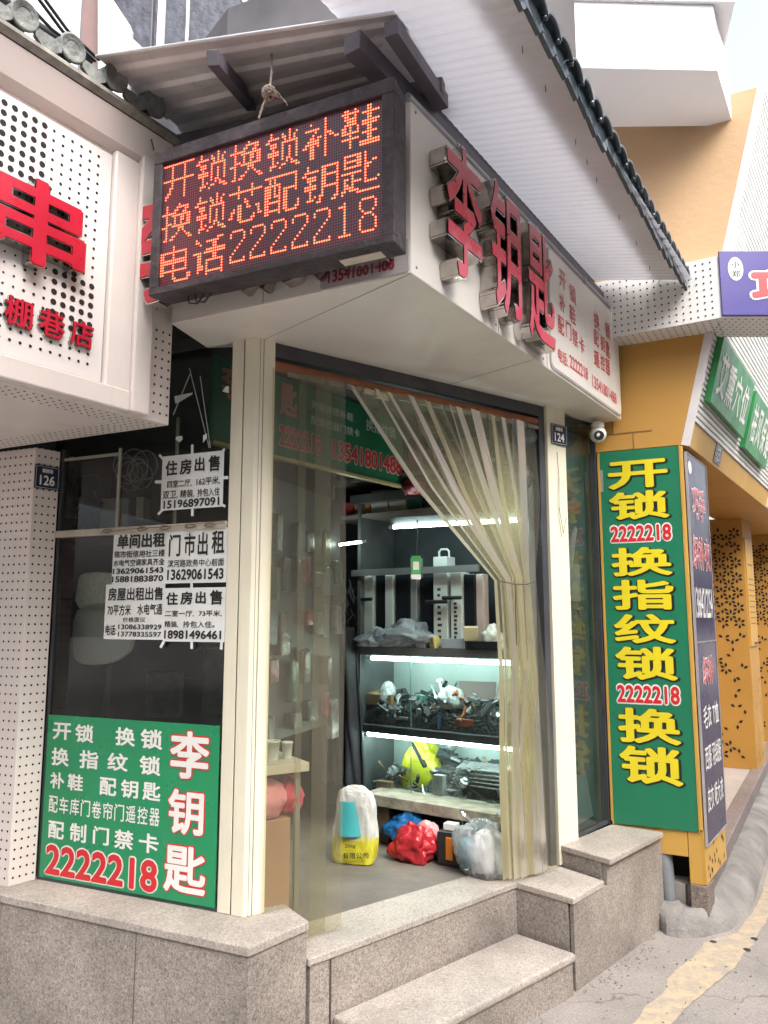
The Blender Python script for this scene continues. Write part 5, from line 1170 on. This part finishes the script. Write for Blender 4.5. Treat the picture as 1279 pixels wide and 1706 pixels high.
dl = [('开锁换锁补鞋', .45, .75, 2.44, 2.48), ('配遥控器门禁卡', .45, .80, 2.37, 2.41), ('换指纹锁', .85, 1.1, 2.42, 2.48)]
lettering('small_lettering', IB, dl, pm('grey print', (.35, .4, .38), .5), ib, .0015, off=.01)
# stock hanging on the left inner wall
LWF = Fr((-.60, 3.30), (.36, 1.0))
pg = thing('peg_board', 'dark peg board with hanging stock on the left inner wall behind the strips', 'peg board', LWF.p(.5, .95, 0))
MB().box(LWF, -.1, 1.05, .95, 2.15, -.03, 0).build('board', pm('dark board', (.03, .032, .036), .6, var=.4), pg)
PN = ('grey', 'black', 'clear blue', 'red', 'silver', 'brown', 'green'); PK = [pm('packet '+n_, c_, .35, var=.5, scale=24, bump=.6, bscale=40) for n_, c_ in zip(PN, ((.07, .075, .08), (.012, .012, .015), (.04, .07, .10), (.13, .015, .02), (.13, .13, .14), (.06, .04, .025), (.015, .05, .025)))]
rg = random.Random(5); k_n = 0
for r_i in range(5):
    seen_ = -1
    for c_i in range(9):
        if rg.random() < .28: continue
        seen_ += 1
        u = -.03+c_i*.118+rg.uniform(-.03, .03); v = 1.10+r_i*.22+rg.uniform(-.05, .05); w = rg.uniform(.035, .10); h = rg.uniform(.07, .20); d_ = rg.uniform(.01, .03)
        pi_ = rg.choice((0, 0, 1, 1, 2, 3, 4, 5, 6)); mb = place(bag_mesh(w, d_*2, h, rg.uniform(0, 50), .0, .10, 2, .3), LWF.p(u, v-h, .03), math.atan2(1, .36)); mb.tube([LWF.p(u, v-.01, 0), LWF.p(u, v-.005, .06)], .002, 4)
        o = mb.build('hanging_packet', PK[pi_], None)
        tag(o, PN[pi_]+' packet, '+('first', 'second', 'third', 'fourth', 'fifth', 'sixth', 'seventh', 'eighth', 'ninth')[seen_]+' from the door in the '+('lowest', 'second lowest', 'middle', 'second highest', 'topmost')[r_i]+' row of the peg board', 'packet', 'packets on the inner peg board')
# stock hung above the doorway on the inside, dim behind the strips
rg = random.Random(8)
for k_, (x, y, w, h, m_, lab) in enumerate(((720, 700, .16, .13, 'brown', 'brown bundle hanging high behind the curtain, left one'), (760, 745, .13, .12, 'red', 'red bag hanging high behind the curtain'), (800, 700, .15, .15, 'grey', 'grey bundle hanging high behind the curtain'),
        (840, 745, .16, .12, 'brown', 'brown bag hanging high behind the curtain near the post'), (872, 715, .12, .14, 'clear blue', 'bluish bag high behind the curtain beside the door post'), (690, 800, .14, .10, 'red', 'red bag on the high rack left of the long tube'), (870, 790, .12, .14, 'black', 'black case high beside the door post'))):
    p = ony(x, y+25, 3.95 if x < 830 else 3.78); o = place(bag_mesh(w, .12, h, k_*7.3, .25, .25, 3), p, .3).build('hanging_bag', MC['packet '+m_]); tag(o, lab, 'bag')
# ceiling racks with stored boxes
rk = thing('ceiling_rack', 'metal rack of shelves with stored goods under the shop ceiling', 'rack', (.2, 4.3, 2.0))
RF = Fr((-.25, 4.42), (.814, -.581))
mb = MB()
for z in (2.07, 2.28): mb.box(RF, -.1, .98, z, z+.02, -.3, -.02)
mb.box(RF, -.1, -.08, 2.07, 2.55, -.04, -.02); mb.box(RF, .96, .98, 2.07, 2.55, -.04, -.02); mb.build('rack_frame', pm('rack metal', (.25, .22, .2), .5, var=.3), rk)
cols = [(.4, .06, .08), (.5, .45, .4), (.04, .08, .2), (.5, .2, .08), (.03, .12, .11), (.45, .08, .1), (.5, .48, .45), (.06, .06, .1)]
u = -.05; i = 0
nm = ['dull red', 'beige', 'navy', 'orange', 'dark teal', 'crimson', 'off white', 'black']
while i < 8 and u < .88:
    w = rj.uniform(.10, .13)
    for z in (2.091, 2.301):
        c_ = (i*3+(z > 2.2)) % 8; f = Fr(RF.p(u, 0, -.05), (RF.U.x, RF.U.y)); h = rj.uniform(.08, .16)
        o = MB().box(f, 0, w-.01, z, z+h, -.2, 0).build('stored_box', pm('stored '+nm[c_], cols[c_], .5, var=.2), None, bevel=.004)
        tag(o, f'{nm[c_]} stored box on the {"upper" if z > 2.2 else "lower"} board of the ceiling rack', 'box', 'boxes on the ceiling rack')
    u += w; i += 1
# key tag on a cord
kt = thing('key_tag', 'small green tag hanging from a dark cord in the doorway', 'tag', ony(694, 945, 3.5))
MB().tube([ony(695, 866, 3.5), ony(695, 900, 3.5), ony(694, 928, 3.5)], .003, 6).build('cord', BLACK, kt)
kf = Fr((ony(685, 965, 3.5).x, 3.5, 0), (1, -.15)); a = ony(685, 965, 3.5).z; b_ = ony(685, 926, 3.5).z; w = ony(701, 926, 3.5).x-ony(685, 926, 3.5).x
MB().box(kf, 0, w, a, b_, -.003, 0).build('tag_card', pm('tag green', (.08, .4, .12), .5), kt); MB().box(kf, w*.2, w*.8, a+(b_-a)*.4, a+(b_-a)*.75, .0005, .001).build('tag_print', WHITE, kt)
MB().box(kf, 0, w, a, a+(b_-a)*.2, .0005, .001).build('tag_foot', WHITE, kt)

# left window interior: chair and dim clutter
chf = Fr(ony(115, 1105, 3.34), (.95, -.34)); chf.O.z = 0
def cpx(x, y): d = ray(x, y); t = (chf.O-C0).dot(chf.N)/d.dot(chf.N); return C0+d*t
chr_ = thing('mesh_chair', 'pale office chair back with mesh top behind the window', 'chair', cpx(165, 1110))
def rp(pts, mat, name, par, th_=.03, bev=.012):
    for _ in range(2): pts = [q for i in range(len(pts)) for q in ((pts[i][0]*.75+pts[(i+1) % len(pts)][0]*.25, pts[i][1]*.75+pts[(i+1) % len(pts)][1]*.25), (pts[i][0]*.25+pts[(i+1) % len(pts)][0]*.75, pts[i][1]*.25+pts[(i+1) % len(pts)][1]*.75))]
    MB().slab([cpx(*q) for q in pts], chf.N*-th_).build(name, mat, par, bevel=bev)
rp(((118, 1090), (120, 1000), (222, 1000), (222, 1075), (200, 1100), (160, 1110), (125, 1106)), pm('pale plastic back', (.62, .64, .62), .6, var=.06), 'backrest', chr_)
rp(((121, 1024), (127, 962), (140, 952), (190, 954), (225, 958), (225, 1022)), pm('mesh cover', (.85, .85, .78), .7, var=.12, scale=60, bump=.8, bscale=120), 'mesh_top', chr_, .02)
mb = MB(); a = cpx(170, 1105); mb.tube([a-chf.N*.05, a-chf.N*.05+V((0, 0, -.3)), (a.x, a.y+.05, ZP)], .02, 8); mb.build('pedestal', BLACK, chr_)
for (x0, y0, x1, y1, col, lab, nm_) in ((95, 895, 190, 1000, (.25, .03, .04), 'dull red cupboard behind the pale chair', 'red_cupboard'), (215, 960, 400, 1130, (.03, .04, .05), 'dark cupboard inside the left window', 'dark_cupboard'), (165, 830, 215, 880, (.3, .34, .34), 'small pale box on the sill inside the upper pane', 'pale_box'), (225, 828, 240, 865, (.5, .46, .36), 'narrow cream box behind the upper pane', 'cream_box')):
    Y = 4.15 if nm_ in ('red_cupboard', 'dark_cupboard') else 3.5
    a = ony(x0, y1, Y); b_ = ony(x1, y0, Y); o = MB().box(Fr((0, Y, 0), (1, 0)), a.x, b_.x, a.z, b_.z, -.1, 0).build(nm_, pm(nm_+' finish', col, .6, var=.25), None, bevel=.004); tag(o, lab, nm_.split('_')[1])
for k_, (x0, y0, x1, y1, Y, col, lab) in enumerate(((250, 770, 270, 860, 3.9, (.20, .22, .22), 'grey upright box in the gloom behind the upper pane'), (185, 760, 235, 835, 4.0, (.10, .12, .12), 'dark cabinet behind the left upper pane'), (335, 1080, 378, 1190, 3.6, (.10, .11, .12), 'dark grey case low behind the lower pane'),
        (240, 1120, 300, 1195, 3.8, (.12, .13, .12), 'dim box on the floor behind the lower pane'), (100, 760, 122, 860, 3.5, (.36, .31, .24), 'tan upright board at the left of the upper pane'))):
    a = ony(x0, y1, Y); b_ = ony(x1, y0, Y); o = MB().box(Fr((0, Y, 0), (1, 0)), a.x, b_.x, a.z, b_.z, -.08, 0).build('stored_case', pm('case finish %d' % k_, col, .5, var=.35, scale=12), None, bevel=.004); tag(o, lab, 'case')
mb = MB()
for k_ in range(7):
    c_ = ony(205+k_*6, 775+(k_ % 3)*9, 3.42); r0_ = .045+.006*(k_ % 4); mb.tube([c_+V((cos(t_*.45)*r0_, 0, sin(t_*.45)*r0_*1.2)) for t_ in range(15)], .0028, 5)
tag(mb.build('cable_coil', pm('grey cable', (.35, .36, .35), .5)), 'coil of grey cable hanging behind the upper window pane', 'cable')
hb = thing('blue_reflection', 'dark blue glass reflection built as a solid slab behind the upper window pane', 'reflection', ony(143, 830, 3.6))
MB().slab([ony(*q, 3.45) for q in ((128, 795), (160, 790), (163, 812), (155, 815), (158, 828), (168, 835), (166, 850), (152, 850), (158, 870), (150, 885), (142, 865), (130, 885), (120, 880), (134, 848), (124, 846), (126, 830), (136, 826), (134, 812), (127, 808))], (0, .04, 0)).build('cloth', pm('reflected blue', (.03, .06, .13), .7, var=.2), hb, bevel=.004)  # a window reflection built as a solid blue slab
ws = thing('window_shelf', 'narrow wall shelf crossing behind the upper window pane', 'shelf', ony(200, 900, 3.7))
a = ony(98, 898, 3.42); b_ = ony(400, 876, 3.42); MB().box(Fr((a.x, 3.42, 0), (1, -.05)), 0, (b_.x-a.x)*.9, a.z-.03, a.z, -.25, 0).build('board', pm('brown shelf', (.14, .08, .06), .7), ws)
# clutter behind the side pane
def sidept(x, y, off): u, v = SF.px(x, y); return SF.p(u, v, -off)
for pts, col, lab, nm_, cat, off in (
    (((945, 1060), (955, 1045), (975, 880), (972, 875), (966, 895), (942, 1045)), (.62, .68, .66), 'tall white paper strip behind the side pane', 'paper_strip', 'paper', .045),
    (((950, 1000), (984, 1002), (982, 940), (948, 940)), (.50, .56, .54), 'white sheet behind the side pane', 'paper_sheet', 'paper', .055),
    (((968, 1385), (1004, 1362), (992, 1290), (970, 1296)), (.55, .62, .60), 'pale cards leaning at the foot of the side pane', 'card_sheet', 'card', .05),
    (((945, 1130), (968, 1125), (970, 1000), (950, 1005)), (.34, .24, .10), 'folded brown card behind the side pane', 'brown_card', 'card', .06),
    (((938, 850), (982, 855), (982, 836), (938, 828)), (.42, .10, .10), 'red box on the shelf behind the side pane', 'red_box', 'box', .06),
    (((938, 826), (975, 828), (972, 806), (938, 800)), (.35, .08, .08), 'upper red box behind the side pane', 'red_box', 'box', .07),
    (((940, 780), (978, 790), (970, 740), (940, 725)), (.03, .16, .17), 'teal bundle near the top of the side pane', 'teal_bundle', 'bundle', .07)):
    p_ = [sidept(*q, off) for q in pts]; o = MB().slab(p_, SF.N*-.012).build(nm_, pm('side '+nm_+lab[:6], col, .6, var=.2), None, bevel=.002); tag(o, lab, cat)
o = MB().tube([sidept(*q, .04) for q in ((975, 1015), (986, 1060), (990, 1110), (986, 1170), (975, 1230), (966, 1262))], .008, 8).build('orange_hose', pm('orange brown hose', (.32, .12, .05), .5)); tag(o, 'curved orange brown hose behind the side pane', 'hose')
MB().prism([(.93+.0, 3.99), (1.10, 4.17), (1.0, 4.35), (.85, 4.2)], ZP, 2.5).build('inner_partition', pm('greenish partition', (.12, .16, .15), .7, var=.5, scale=8), sb)

# ================================================================== STRIP CURTAIN
cu = thing('strip_curtain', 'yellowed clear plastic strip curtain gathered and tied to the right of the doorway', 'curtain', DF.p(.75, ZP, 0))
def pvc(name, base, haze_, col):
    m = glassy(name, (.93, .92, .80), 1.3, .28, haze=haze_, base_haze=base, hcol=col, hscale=2.5, gl=.9); return m
PV1 = pvc('clear strip', .14, .16, (.46, .43, .34)); PV2 = pvc('yellowed strip', .20, .20, (.60, .54, .36))
def strip(path, wds, mat, name='plastic_strip', curl=.0, seed=0, nv=50, nu=10):
    """path: centre points in door-plane (u, v, n); wds: half widths at them"""
    def fn(i, j):
        x = j*(len(path)-1); k = min(int(x), len(path)-2); f = x-k; f2 = f*f*(3-2*f) if len(path) > 2 else f
        def L3(t_): return [t_[k][q]*(1-f)+t_[k+1][q]*f for q in range(len(t_[k]))]
        c_ = L3(path); w = wds[k]*(1-f)+wds[k+1]*f; a = (i-.5)*2
        n = c_[2]+curl*(a*a-.4)*w*2+noise.noise(V((a*.8, j*3, seed)))*.006+.35*w*sin(a*pi*1.5+seed)*curl*2
        return DF.p(c_[0]+a*w, c_[1], n)
    return MB().grid(fn, nu, nv).build(name, mat, cu, recalc=False)
def dpx(x, y): return DF.px(x, y)
TOPV = 2.45
for k, (u0, w, bot, m, n) in enumerate(((.055, .075, .372, PV1, .012), (.165, .072, .372, PV1, .020), (.232, .070, .372, PV1, .030))):
    strip([(u0, TOPV, n), (u0+.004, 1.6, n+.004), (u0+.002, .9, n), (u0-.002, bot, n)], [w, w, w*.98, w], m, curl=.03, seed=k*1.7)
tie = dpx(846, 972)
tops = [.385, .525, .665, .80, .93, 1.06, 1.20, 1.34]
random.seed(3)
for k, ut in enumerate(tops):
    f = k/(len(tops)-1)
    tu = tie[0]-.075+f*.185; tv = tie[1]+.01+.03*f
    mid_u = ut+(tu-ut)*(.46+.05*f); mid_v = TOPV+(tv-TOPV)*.5
    w0 = .088; wt = .040; wtop = .062+.012*(k % 2); n0 = .010+.010*(k % 3)
    bu = 1.20+f*.16+random.uniform(-.015, .015)
    strip([(ut, TOPV, n0), (mid_u, mid_v, n0+.006), (tu, tv, .02+.014*(k % 3)), (tu*.5+bu*.5+.01, 1.25, .03+.012*(k % 3)), (bu, .80, .025+.010*(k % 4)), (bu+.02, .375, .02+.010*(k % 4))],
          [wtop, w0, wt, .055, .070, .074], PV2 if k < 7 else PV1, curl=.07, seed=k*2.3)
mb = MB(); c_ = DF.p(tie[0]+.01, tie[1], .03)
mb.tube([DF.p(tie[0]-.10, tie[1]+.006, .05), DF.p(tie[0]-.04, tie[1]-.008, .085), DF.p(tie[0]+.04, tie[1]-.006, .085), DF.p(tie[0]+.13, tie[1]+.014, .05)], .0025, 5)
mb.tube([DF.p(tie[0]-.035, tie[1]-.008, .085), DF.p(tie[0]-.032, tie[1]-.12, .075), DF.p(tie[0]-.025, tie[1]-.28, .07)], .002, 5)
mb.build('tie_string', BLACK, cu)
# bits on the door post
mb = MB(); p0 = DF.p(1.60, 2.28, .01)
mb.tube([DF.p(1.60, 2.33, .008), DF.p(1.603, 2.20, .012), DF.p(1.598, 2.05, .012), DF.p(1.62, 1.92, .014), DF.p(1.65, 2.0, .012)], .0015, 4); mb.tube([DF.p(1.605, 2.2, .012), DF.p(1.59, 2.0, .016), DF.p(1.61, 1.9, .012)], .0012, 4)
tag(mb.build('loose_wire', DARKM), 'thin wire dangling below the 124 plate on the cream post', 'wire')
# hinge beside the green sign
hg = Fr(SF.p(.37, 0, .01), (.9, -.43)); tag(MB().box(hg, 0, .02, 2.18, 2.30, 0, .012).build('hinge', pm('steel hinge', (.5, .48, .44), .4, metal=.7)), 'small steel hinge at the top left of the tall green sign', 'hinge')
